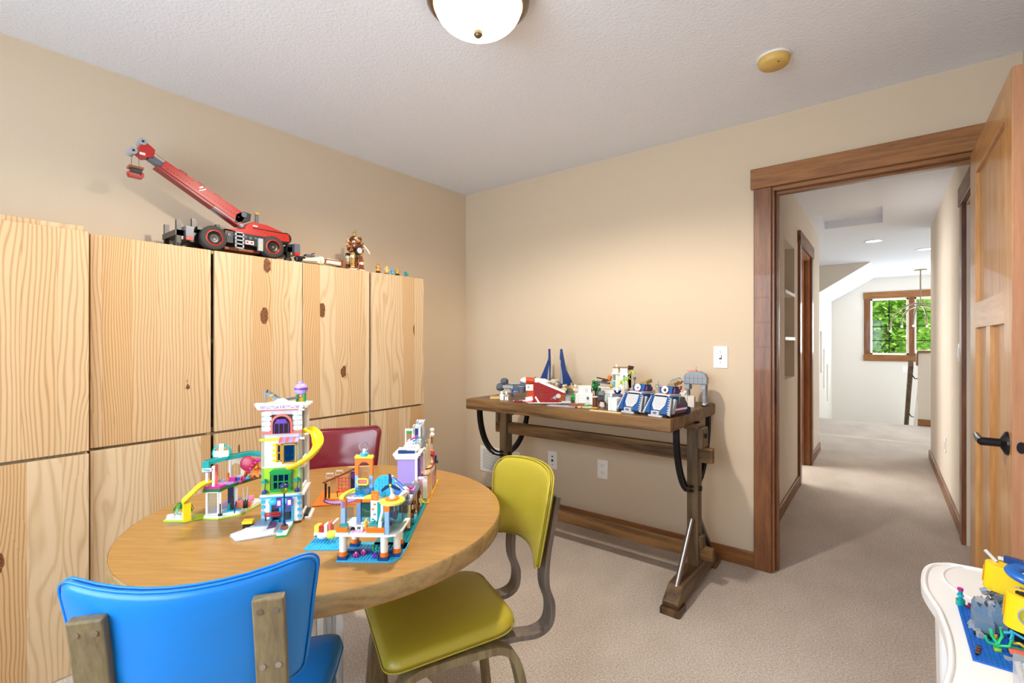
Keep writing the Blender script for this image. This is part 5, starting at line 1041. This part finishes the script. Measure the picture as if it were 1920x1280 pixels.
# blue fighter with upright wings
o = thing('toy_fighter', 'dark blue toy fighter with two tall upright pointed wings against the wall', 'toy spaceship', (-1.735, 2.70, KT), 0)
for s in (-1, 1):
    a = .075 if s > 0 else -.075
    pts_ = [(.0, .06), (.105, .062), (.042, .165), (.012, .30), (.0, .30), (-.004, .235), (.004, .22)] if s > 0 else [(.0, .06), (-.095, .062), (-.044, .165), (-.012, .235), (-.012, .30), (.0, .30), (.004, .20)]
    w_ = B().prism(base('plastic_wing_blue', '#1c3c7a', .3), [(a*.55+x, z) for x, z in pts_], -.004, .004, 'y')
    w_.prism('lgrey', [(a*.55+s*.004, .07), (a*.55+s*.022, .07), (a*.55+s*.016, .13), (a*.55+s*.006, .19)], -.0055, .0055, 'y'); w_.build('wing', o)
g = B().cyl('lgrey', (0, -.06, .06), (0, .04, .06), .022, n=14).sph('dtan', (0, -.065, .06), .018, 12).bx('cream', (.0, -.02, .085), (.05, .06, .012), (R(10), 0, 0)).cyl('dgrey', (-.04, -.05, .05), (-.04, .05, .05), .010, n=10).cyl('dgrey', (.04, -.05, .05), (.04, .05, .05), .010, n=10); g.build('fuselage', o)
B().box('dgrey', -.03, -.02, -.02, .02, 0, .06).box('dgrey', .02, .03, -.02, .02, 0, .06).tube('cream', [(.03, -.05, .06), (.05, -.07, .085), (.065, -.07, .07)], .004, 6).build('stand', o)
# crowd of tan figures
rnd = random.Random(21); n_ = 0
who = ['in front of the fighter', 'behind the gunship tail', 'beside the green bush', 'leaning near the fighter wing', 'nearest the wall', 'next to the white hut roof', 'half hidden by its neighbours']
for k, (x, y, zb) in enumerate(((-1.60, 2.50, 0), (-1.56, 2.55, 0), (-1.52, 2.46, 0), (-1.49, 2.54, 0), (-1.56, 2.62, 0), (-1.45, 2.48, 0), (-1.50, 2.62, 0))):
    minifig((x, y, KT+.0305), R(rnd.uniform(10, 70)), ('tan', 'sand-brown', 'cream', 'tan-helmeted', 'olive-legged tan', 'white-helmeted tan', 'dull gold')[k] + ' toy figure on the green riser, ' + who[k], ('dtan', 'dgreen', 'tan', 'dgrey', 'dtan', 'tan', 'brown')[k], ('tan', 'dtan', 'cream', 'tan', 'tan', 'white', 'gold')[k], 'tan', ('tan', None, 'cream', 'tan', 'dtan', 'white', 'gold')[k], 'tan toy figures on the green riser', 1.5)
o = thing('toy_landscape', 'low green and grey brick riser carrying the tan toy figures', 'toy landscape', (-1.52, 2.54, KT), 0); g = B().box('dgreen', -.12, .11, -.10, .11, 0, .022).box('dgrey', -.10, .08, -.08, .1, .022, .030)
for k in range(14): g.box(rnd.choice(['green', 'dgreen', 'dgrey', 'lgrey', 'tan']), *(lambda q: (q, q+.02))(rnd.uniform(-.12, .09)), *(lambda q: (q, q+.012))(rnd.uniform(-.11, -.085)), .0, rnd.uniform(.022, .030))
g.build('riser', o)
# white hut and garden
o = thing('toy_hut', 'white two-step brick toy hut with small dark window', 'toy building', (-1.315, 2.262, KT+.004), R(62-20))
g = B().box('white', .0, .085, 0, .05, .0, .058).box('white', -.004, .004, -.004, .03, 0, .062).box('white', .08, .088, -.004, .02, 0, .062)
for k in range(4): g.box('coolg', .006, .078, -.0008, 0, .010+k*.013, .0112+k*.013)
g.build('lower_storey', o)
g = B().box('white', .014, .082, .012, .05, .058, .098).box('white', .012, .084, .010, .052, .096, .102)
for k in range(3): g.box('coolg', .018, .078, .0112, .012, .066+k*.009, .067+k*.009)
for k in range(3): g.box('lgrey', .05+k*.005, .0515+k*.005, .011, .012, .066, .09)
g.build('upper_storey', o); B().box('dgrey', .055, .066, -.002, 0, .030, .043).box('lgrey', .054, .067, -.001, 0, .029, .044).build('window', o)
o = thing('toy_tree', 'dark green toy tree behind the white hut', 'toy tree', (-1.285, 2.42, KT)); B().cyl('brown', (0, 0, 0), (0, 0, .075), .006, n=8).build('trunk', o)
g = B(); rnd = random.Random(4)
for k in range(22): g.sph(rnd.choice(['dgreen', 'green', 'dgreen']), (rnd.gauss(0, .010), rnd.gauss(0, .010), .088+rnd.gauss(0, .012)), .010, 7)
g.build('leaves', o)
o = thing('toy_bush', 'bright green toy bush between the tan figures and the white hut', 'toy bush', (-1.39, 2.38, KT)); g = B()
for k in range(18): g.sph(rnd.choice(['green', 'green', 'dgreen']), (rnd.gauss(0, .016), rnd.gauss(0, .014), .014+abs(rnd.gauss(0, .018))), .010, 7)
g.build('leaves', o)
o = thing('toy_garden', 'low toy garden strip of brown logs and green plates at the table edge', 'toy landscape', (-1.325, 2.205, KT), R(18))
B().box('green', -.01, .12, -.005, .05, 0, .004).box('rbrown', .0, .045, -.01, .015, .004, .018).box('rbrown', .048, .078, -.008, .012, .004, .020).box('tan', .07, .12, -.018, .004, 0, .006).box('peach', .045, .065, -.018, -.008, 0, .006).box('green', .075, .10, -.006, .010, .004, .014).build('beds', o)
B().cyl('brown', (.135, .004, .004), (.135, .004, .056), .0135, n=16).cyl('cream', (.135, .004, .056), (.135, .004, .060), .015, n=16).box('dyellow', .10, .15, -.016, .014, 0, .005).build('log_post', o)
# dome mech and junk pile
o = thing('toy_mech', 'small toy mech with blue ball cockpit and grey legs', 'toy robot', (-1.14, 2.40, KT), R(20))
B().sph('navy', (0, 0, .082), .020, 16).lathe('coolg', [(.0205, .085), (.016, .096), (.006, .103), (0, .104)], 16).cyl('white', (.0, -.018, .08), (0, -.021, .08), .006, n=10).build('cockpit', o)
for s in (-1, 1): B().tube('tea', [(s*.012, 0, .065), (s*.035, -.005, .05), (s*.055, -.01, .022)], .005, 6).bx('lgrey', (s*.058, -.012, .012), (.02, .03, .024)).build('leg', o)
B().bx('dgrey', (0, 0, .058), (.05, .03, .016)).bx('mauve', (.02, -.02, .048), (.02, .014, .022), (0, R(20), 0)).build('hips', o)
rnd = random.Random(9)
for k, (c_, dx, dy, lab) in enumerate((('lpink', -.03, .0, 'small pink blocky toy droid beside the brown log post'), ('cream', -.012, -.015, 'small cream toy droid in the jumble below the mech'), ('lime', .0, .018, 'small lime toy droid in the jumble below the mech'), ('dgrey', .012, -.004, 'small dark grey toy droid below the mech'), ('mauve', .026, .014, 'small mauve toy droid next to the white wall block'), ('brown', -.022, .026, 'small brown toy droid behind the pink one'))):
    o = thing('toy_droid', lab, 'toy robot', (-1.15+dx, 2.285+dy, KT), rnd.uniform(0, 3), 'little toy droids below the mech'); B().box(c_, -.007, .007, -.005, .005, .006, .022).build('body', o)
    B().cyl('lgrey', (-.004, 0, 0), (-.004, 0, .007), .0022, n=6).cyl('lgrey', (.004, 0, 0), (.004, 0, .007), .0022, n=6).build('leg', o); B().sph(c_, (0, 0, .025), .0055, 8).build('head', o)
# white villa with tower and palm
o = thing('toy_villa', 'white toy villa with tall tower and long low wing against the wall', 'toy building', (-1.20, 2.58, KT), 0)
g = B().box('white', -.17, .19, -.02, .03, 0, .080).box('aqua', -.172, .192, -.022, .0, .040, .046).box('coolg', -.172, .192, -.023, .0, .070, .074)
for k in range(9): g.box('lgrey' if k % 2 else 'aqua', -.16+k*.037, -.14+k*.037, -.0215, -.02, .008, .034)
g.build('low_wing', o)
g = B().box('cream', -.05, .045, -.01, .04, .08, .165).box('cream', -.05, -.015, -.014, .04, .08, .195).box('white', .0, .045, -.02, .03, .08, .195).box('white', -.055, .05, -.022, .04, .160, .166)
for x in (-.044, .02):
    g.box('tea', x, x+.012, -.0225, -.010, .125, .155).box('azure', x, x+.010, -.0225, -.010, .088, .116)
merlon(g, 'dtan', -.05, .05, -.02, .03, .195, 7, .006); g.cyl('white', (-.035, .01, .2), (-.035, .01, .214), .007, n=8); g.build('tower', o)
g = B().bx('brown', (.055, 0, .198), (.03, .02, .016), (R(20), 0, R(30))).bx('black', (.06, .0, .206), (.03, .012, .006), (0, R(12), 0)).bx('dgrey', (-.12, .0, .105), (.08, .03, .010), (0, R(5), 0)).bx('brown', (-.10, 0, .118), (.05, .02, .016), (0, R(-15), 0)).bx('orange', (-.075, -.005, .135), (.02, .015, .024), (0, R(20), 0)).bx('black', (-.13, 0, .128), (.06, .01, .006), (0, R(8), 0)).sph('dyellow', (-.055, -.02, .088), .012, 8).tube('dgrey', [(.08, 0, .08), (.08, 0, .135)], .0025, 6).box('dgrey', .073, .088, -.003, .003, .132, .146); g.build('rooftop_gear', o)
g = B().box('dgrey', -.15, -.10, -.05, -.03, 0, .055).box('lgrey', -.12, -.095, -.055, -.03, .035, .062).build('side_block', o)
o = thing('toy_palm', 'lime toy palm with maroon trunk before the white villa tower', 'toy tree', (-1.13, 2.50, KT))
B().cyl('dred', (.012, 0, 0), (.010, 0, .085), .006, n=8).tube('dtan', [(.010, 0, .085), (.004, 0, .13), (.02, 0, .17)], .003, 6).cyl('white', (-.02, 0, 0), (-.02, 0, .125), .0065, n=10).build('trunk', o)
g = B()
for x, z_, s_ in ((-.018, .13, .018), (0, .145, .015), (.03, .178, .016), (-.03, .115, .012)):
    for k in range(6): a = k*1.05; d_ = Vector((math.cos(a), math.sin(a), 0)); c0 = Vector((x, 0, z_)); g.strip('lime', [c0, c0+d_*s_*.7+Vector((0, 0, .006)), c0+d_*s_*1.4+Vector((0, 0, -.008))], (-d_.y, d_.x, 0), .007, .0015)
g.build('fronds', o)
# two blue and white tanks
def tank(x, y, rz, label, clean):
    o = thing('toy_tank', label, 'toy tank', (x, y, KT), R(rz), 'pair of toy tanks at the right front corner')
    hb_ = base('plastic_hull_blue', '#1f4f8c', .32)
    g = B().box('black', -.058, .058, .0, .19, 0, .014).prism(hb_, [(.0, .010), (.19, .010), (.185, .05), (.15, .085), (.055, .092), (.04, .088)], -.052, .052, 'x').build('hull', o)
    f0 = Vector((0, .0, .012)); f1 = Vector((0, .045, .090)); d_ = (f1-f0).normalized(); nn = Vector((0, -d_.z, d_.y))
    def FP(u_, v_, e): q = f0+d_*v_+nn*e; return (u_, q.y, q.z)
    g = B()
    def face(m, pts, e0, e1):
        vs = [FP(a, b_, e0) for a, b_ in pts]+[FP(a, b_, e1) for a, b_ in pts]; k_ = len(pts)
        g.add(vs, [tuple(range(k_))[::-1], tuple(range(k_, 2*k_))]+[(q, (q+1) % k_, k_+(q+1) % k_, k_+q) for q in range(k_)], m)
    face('coolg', [(-.034, .086), (.034, .086), (.034, .045), (.018, .020), (-.018, .020), (-.034, .045)], -.002, .004)
    for i in range(8):
        for j in range(8):
            if j < 3 and abs(i-3.5) > 1.2+j: continue
            q = Vector(FP(-.028+i*.008, .024+j*.0078, .004)); g.cyl('lgrey', q, q+nn*.0015, .0024, n=6)
    g.build('front_plate', o)
    for s in (-1, 1):
        g = B(); face(hb_, [(s*.036, .088), (s*.048, .088), (s*.060, .0), (s*.030, .0), (s*.040, .03)], -.004, .008); face('lgrey', [(s*.050, .085), (s*.056, .085), (s*.074, -.004), (s*.060, .0)], -.006, .003)
        for k in range(7): q = Vector(FP(s*(.050+k*.0018), .082-k*.012, .006)); g.cyl('white', q, q+nn*.003, .0024, n=6)
        g.build('front_fender', o)
        g = B().prism('mauve', [(.04, .014), (.17, .014), (.165, .040), (.06, .062)], s*.052, s*.060, 'x').prism('lgrey', [(.03, .014), (.05, .014), (.075, .075), (.06, .082)], s*.053, s*.066, 'x').box('white', min(s*.060, s*.064), max(s*.060, s*.064), .06, .16, .028, .036).prism('dgrey', [(.10, .05), (.17, .045), (.15, .085), (.11, .088)], s*.050, s*.058, 'x').cyl('navy', (s*.05, .175, .02), (s*.064, .175, .02), .018, n=14); g.build('side_armour', o)
    g = B().prism('coolg', [(.045, .092), (.15, .088), (.145, .098), (.055, .100)], -.040, .040, 'x'); g.studs('lpink', -.036, .055, .0985, 9, 8, .008, .0024, .0014).box('ored', .018, .028, .056, .062, .099, .104).box('black', -.036, .034, .045, .050, .090, .095); g.build('deck', o)
    B().box('coolg', -.020, .020, -.010, .012, .006, .026).box('dgrey', -.010, .010, -.012, -.010, .014, .022).box('coolg', -.036, .036, -.010, .0, .0, .008).build('bumper', o)
    g = B().prism(hb_, [(.085, .098), (.16, .098), (.15, .132), (.10, .136)], -.022, .026, 'x').prism('mauve', [(.10, .105), (.155, .105), (.15, .12), (.11, .126)], .026, .034, 'x').box(hb_, -.048, -.022, .10, .13, .10, .128).bx('dtan', (.012, .13, .145), (.035, .05, .018), (R(12), R(-8), 0)).cyl('black', (.03, .12, .118), (.085, .07, .128), .003, n=8); tu = g.build('turret', o)
    T = Matrix.Translation((-.006, .088, .118)) @ Euler((R(78), 0, R(0))).to_matrix().to_4x4()
    B().lathe('white', [(0, .004), (.012, .003), (.018, .008), (.016, 0), (0, -.001)], 20, T).sph('rbrown' if clean else 'brown', (-.006, .083, .118), .005 if clean else .008, 8).build('dish', tu)
    if clean: B().lathe(clear, [(0, 0), (.014, .002), (.015, .004)], 16, Matrix.Translation((.075, .14, .128)) @ Euler((R(90), 0, 0)).to_matrix().to_4x4()).lathe('lgrey', [(.0135, 0), (.016, 0), (.016, .003), (.0135, .003)], 16, Matrix.Translation((.075, .14, .128)) @ Euler((R(90), 0, 0)).to_matrix().to_4x4()).cyl('dgrey', (.075, .14, .10), (.075, .14, .155), .0012, n=5).build('clear_shield', tu)
tank(-.985, 2.195, -13, 'blue and white toy tank with red-centred dish, left of the pair', True)
tank(-.835, 2.165, -13, 'blue and white toy tank at the very table corner, right of the pair', False)
def cratewall(name, x, y, rz, lab, w, d, h):
    o = thing(name, lab, 'toy block', (x, y, KT), R(rz)); B().box('white', 0, w, 0, d, 0, h).box('white', -.006, .010, -.006, .010, 0, h+.004).box('coolg', w, w+.001, .004, d-.004, .01, h-.01).studs('white', .002, .002, h, int(w/.008), int(d/.008)).build('block', o)
    B().cyl('white', (.006, .004, h), (.006, .004, h+.022), .004, n=8).build('corner_post', o)
cratewall('toy_block', -1.095, 2.215, -8, 'white toy wall block standing left of the tanks', .040, .05, .062)
cratewall('toy_block', -.835, 2.58, 10, 'white toy crate block behind the right tank below the grey walker', .045, .06, .055)
o = thing('toy_animal', 'small white blocky toy creature on the crate behind the right tank', 'toy animal', (-.865, 2.615, KT+.0), R(20)); B().bx('white', (.0, -.04, .068), (.03, .02, .018)).sph('white', (.018, -.042, .078), .010, 8).box('white', -.012, -.006, -.048, -.032, .0, .060).box('white', .006, .012, -.048, -.032, 0, .060).build('body', o)
B().cyl('red', (-.005, -.05, .095), (-.005, -.05, .112), .006, n=8).build('flag', o)
# four-legged grey walker
o = thing('toy_walker', 'tall grey four-legged walking machine toy at the right end of the trestle table', 'toy robot', (-.812, 2.69, KT), R(4))
wb = base('plastic_walker_grey', '#8d949e', .4)
g = B().prism(wb, [(-.058, .118), (.060, .118), (.062, .150), (.050, .172), (.020, .186), (-.030, .184), (-.052, .170), (-.058, .150)], -.028, .028, 'y')
for k in range(5): g.box('dgrey', -.050+k*.022, -.0485+k*.022, -.0288, .0288, .120, .168)
g.box('dgrey', -.056, .060, -.0288, .0288, .116, .120).box('dgrey', -.056, .060, -.0287, .0287, .149, .1505).bx('coral', (-.02, 0, .188), (.05, .03, .006), (0, R(-4), 0)).cyl('dgrey', (.0, 0, .185), (.002, 0, .212), .001, n=5).box('teal', -.060, -.050, -.02, .02, .150, .160); g.build('body', o)
g = B().cyl('lgrey', (-.055, 0, .135), (-.078, 0, .132), .010, n=10).prism(wb, [(-.135, .112), (-.080, .110), (-.076, .135), (-.092, .148), (-.120, .140), (-.138, .124)], -.018, .018, 'y').box('dgrey', -.140, -.118, -.012, .012, .104, .112).cyl('lorange', (-.082, -.019, .132), (-.082, -.023, .132), .009, n=12); g.build('head', o)
for x, lean in ((-.040, -.004), (.044, .004)):
    for y in (-.028, .020):
        g = B().box(wb, x-.012, x+.012, y, y+.012, .085, .122).cyl('lgrey', (x, y-.002, .10), (x, y+.014, .10), .009, n=10).bx(wb, (x+lean, y+.006, .060), (.014, .010, .060)).cyl('lgrey', (x+lean, y-.002, .045), (x+lean, y+.014, .045), .007, n=10).box(wb, x+lean-.008, x+lean+.008, y, y+.012, .014, .040)
        g.cyl('coolg', (x+lean, y+.006, .006), (x+lean, y+.006, .016), .012, .008, 12).cyl('black', (x+lean, y+.006, 0), (x+lean, y+.006, .006), .015, n=14); g.build('leg', o)
o = thing('toy_plank', 'narrow tan toy strip lying along the front edge of the trestle table', 'toy strip', (-1.17, 2.15, KT), 0); B().box('tan', 0, .17, -.012, .012, 0, .004).studs('tan', .002, -.004, .004, 20, 1).build('plate', o)

# ------------------------------------------------------------------ ocean toys on the white play table
PT = .5705
o = thing('toy_seabed', 'blue toy seabed baseplate with grey rocks, seaweed and coral on the white play table', 'toy landscape', (.148, 1.372, PT), 0)
B().box('blue', 0, .25, 0, .27, 0, .0032).studs('blue', .001, .001, .0032, 15, 33, .008).build('base_plate', o)
g = B(); rk = ('tea', 'tea', 'sand')
for k in range(9): x = .022+k*.011; g.prism(rk[k % 3], [(x, .0), (x+.011, .0), (x+.012, .040+.006*k), (x+.006, .048+.006*k), (x, .036+.006*k)], .18-.006*k, .23-.004*k, 'y')
g.box('tea', .018, .05, .13, .20, 0, .030).box('tea', .05, .075, .15, .2, 0, .045); g.build('rock_wall', o)
g = B(); rnd = random.Random(8)
for k in range(16): g.bx(rnd.choice(['lgrey', 'dgrey', 'sand', 'lgrey']), (.025+rnd.uniform(0, .10), .20+rnd.uniform(-.02, .02), .055+rnd.uniform(0, .045)), (.016, .012, .008), (rnd.uniform(-.6, .6), rnd.uniform(-.6, .6), rnd.uniform(0, 3)))
for k in range(6): g.bx('lgrey', (.012+rnd.uniform(0, .02), .20-k*.018, .008), (.010, .010, .012), (rnd.uniform(-.5, .5), 0, rnd.uniform(0, 3)))
g.build('rock_scatter', o)
B().cyl('teal', (.006, .262, .003), (.006, .262, .018), .009, n=10).cyl('teal', (.006, .262, .018), (.006, .262, .040), .0045, n=8).cyl('azure', (.006, .262, .026), (.006, .262, .030), .007, n=8).cyl('magenta', (.006, .262, .040), (.006, .262, .046), .006, n=8).box('dred', .014, .040, .25, .256, .006, .010).box('purple', .02, .034, .262, .268, .003, .012).build('tube_sponge', o)
g = B(); cx_, cy_ = .046, .070
for p_ in ([(0, 0, .004), (0, 0, .018)], [(0, 0, .014), (-.016, -.004, .018), (-.020, -.004, .030)], [(0, 0, .014), (.018, .002, .018), (.022, .002, .034)], [(0, 0, .018), (-.008, .004, .030), (-.010, .004, .044)], [(0, 0, .018), (.008, .006, .034), (.006, .006, .052)]):
    g.tube(base('plastic_seagreen', '#28c480', .3), [(cx_+a, cy_+b_, c_) for a, b_, c_ in p_], .0032, 7)
g.cyl('lime', (cx_, cy_, .003), (cx_, cy_, .009), .007, n=8); g.build('seaweed', o)
g = B().box('coral', .062, .092, .052, .068, .012, .016).box('coral', .068, .086, .044, .076, .012, .0155).cyl('yellow', (.074, .056, .003), (.074, .056, .012), .005, n=8).box('sand', .052, .068, .036, .052, .003, .006); g.build('coral', o)
g = B()
for k in range(7): g.box('rbrown' if k % 2 else 'black', .006+k*.0012, .012+k*.0012, .020+k*.006, .025+k*.006, .0045, .0075)
g.box('black', .014, .050, .112, .122, .0035, .010).cyl('dyellow', (.05, .116, .004), (.05, .116, .016), .003, n=6); g.build('anchor_pieces', o)
g = B().tube('azure', [(.060, .125, .02), (.076, .115, .030), (.072, .105, .018)], .004, 7).tube('azure', [(.072, .12, .032), (.10, .10, .026), (.125, .095, .020)], .0028, 6).tube('yellow', [(.076, .110, .010), (.084, .104, .016), (.092, .104, .010)], .003, 6).sph('white', (.098, .098, .012), .006, 8).build('diver_scooter', o)
g = B(); g.tube('yellow', [(.088+x, .030+y, .010) for x, y in rrect(0, .07, 0, .026, .010, 4)], .003, 6, True); g.tube('green', [(.06, .09, .008), (.09, .085, .012), (.12, .07, .008)], .004, 6).build('grab_frame', o)
o = thing('toy_submarine', 'yellow toy submarine pods joined by a big blue ring above the seabed', 'toy submarine', (.25, 1.52, PT), 0)
B().cyl('black', (-.01, .01, .0035), (-.005, .01, .085), .022, .016, 16).cyl('blue', (.03, .03, .0035), (.02, .02, .11), .016, n=12).build('stand', o)
for nm, x, y, z_, s_ in (('rear_pod', -.030, .085, .106, .85), ('front_pod', -.012, -.070, .098, 1.0)):
    ol = rrect(-.032*s_, .06*s_, -.026*s_, .026*s_, [.004, .024*s_, .024*s_, .004], 6)
    T = Matrix.Translation((x, y, z_)) @ Euler((0, R(4), R(-20))).to_matrix().to_4x4()
    g = B().prism('yellow', ol, -.038*s_, .034*s_, 'z', T)
    for k in range(6): g.box('dyellow', -.0328*s_, -.031*s_, (-.014+k*.005)*s_, (-.0128+k*.005)*s_, -.02, .02, T)
    p_ = g.build(nm, o, .004)
    if s_ == 1.0:
        B().box('black', -.012, -.002, .0, .010, .0343, .0352, T).box('orange', .002, .014, .002, .006, .0343, .035, T).bx('black', tuple(T @ Vector((-.004, -.012, .038))), (.026, .006, .005), (0, 0, R(-40))).build('hatch_mark', p_)
        B().lathe(clear, [(.0, .006), (.012, .005), (.018, 0)], 18, T @ Matrix.Translation((.012, -.026, .0)) @ Euler((R(90), 0, 0)).to_matrix().to_4x4()).lathe('lgrey', [(.017, -.001), (.020, -.001), (.020, .003), (.017, .003)], 20, T @ Matrix.Translation((.012, -.026, .0)) @ Euler((R(90), 0, 0)).to_matrix().to_4x4()).build('porthole', p_)
T = Matrix.Translation((.02, .012, .146)) @ Euler((R(4), R(3), 0)).to_matrix().to_4x4()
B().lathe('blue', [(.040+.014*math.cos(R(a)), .009*math.sin(R(a))) for a in range(0, 361, 30)], 32, T).build('ring', o)
B().cyl('lgrey', (.02, .012, .138), (.02, .012, .146), .034, n=24).sph('azure', (.02, .012, .150), .010, 10).box('white', -.02, .06, .009, .015, .146, .149).build('ring_hub', o)
B().bx('dblue', (-.012, .055, .158), (.03, .014, .014), (0, 0, R(-20))).bx('white', (-.03, .065, .156), (.012, .008, .006)).cyl('coolg', (-.052, .112, .154), (-.034, .096, .136), .004, n=8).bx('black', (.03, .07, .160), (.02, .008, .006), (0, 0, R(30))).build('deck_gear', o)
o = thing('toy_stone_base', 'pale grey toy stone block with black sign at the near edge of the play table', 'toy building', (.19, 1.20, PT), R(-4))
B().box('coolg', 0, .10, 0, .12, 0, .060).box('sand', .0, .10, .095, .12, .060, .064).box('black', .03, .08, .085, .102, .064, .066).box('coolg', .02, .09, .01, .08, .060, .062).studs('coolg', .002, .01, .060, 2, 12).build('block', o)
B().cyl('mauve', (.045, .045, .062), (.045, .045, .067), .014, n=20).cyl('brown', (.045, .045, .067), (.045, .045, .069), .009, n=16).build('round_hatch', o)
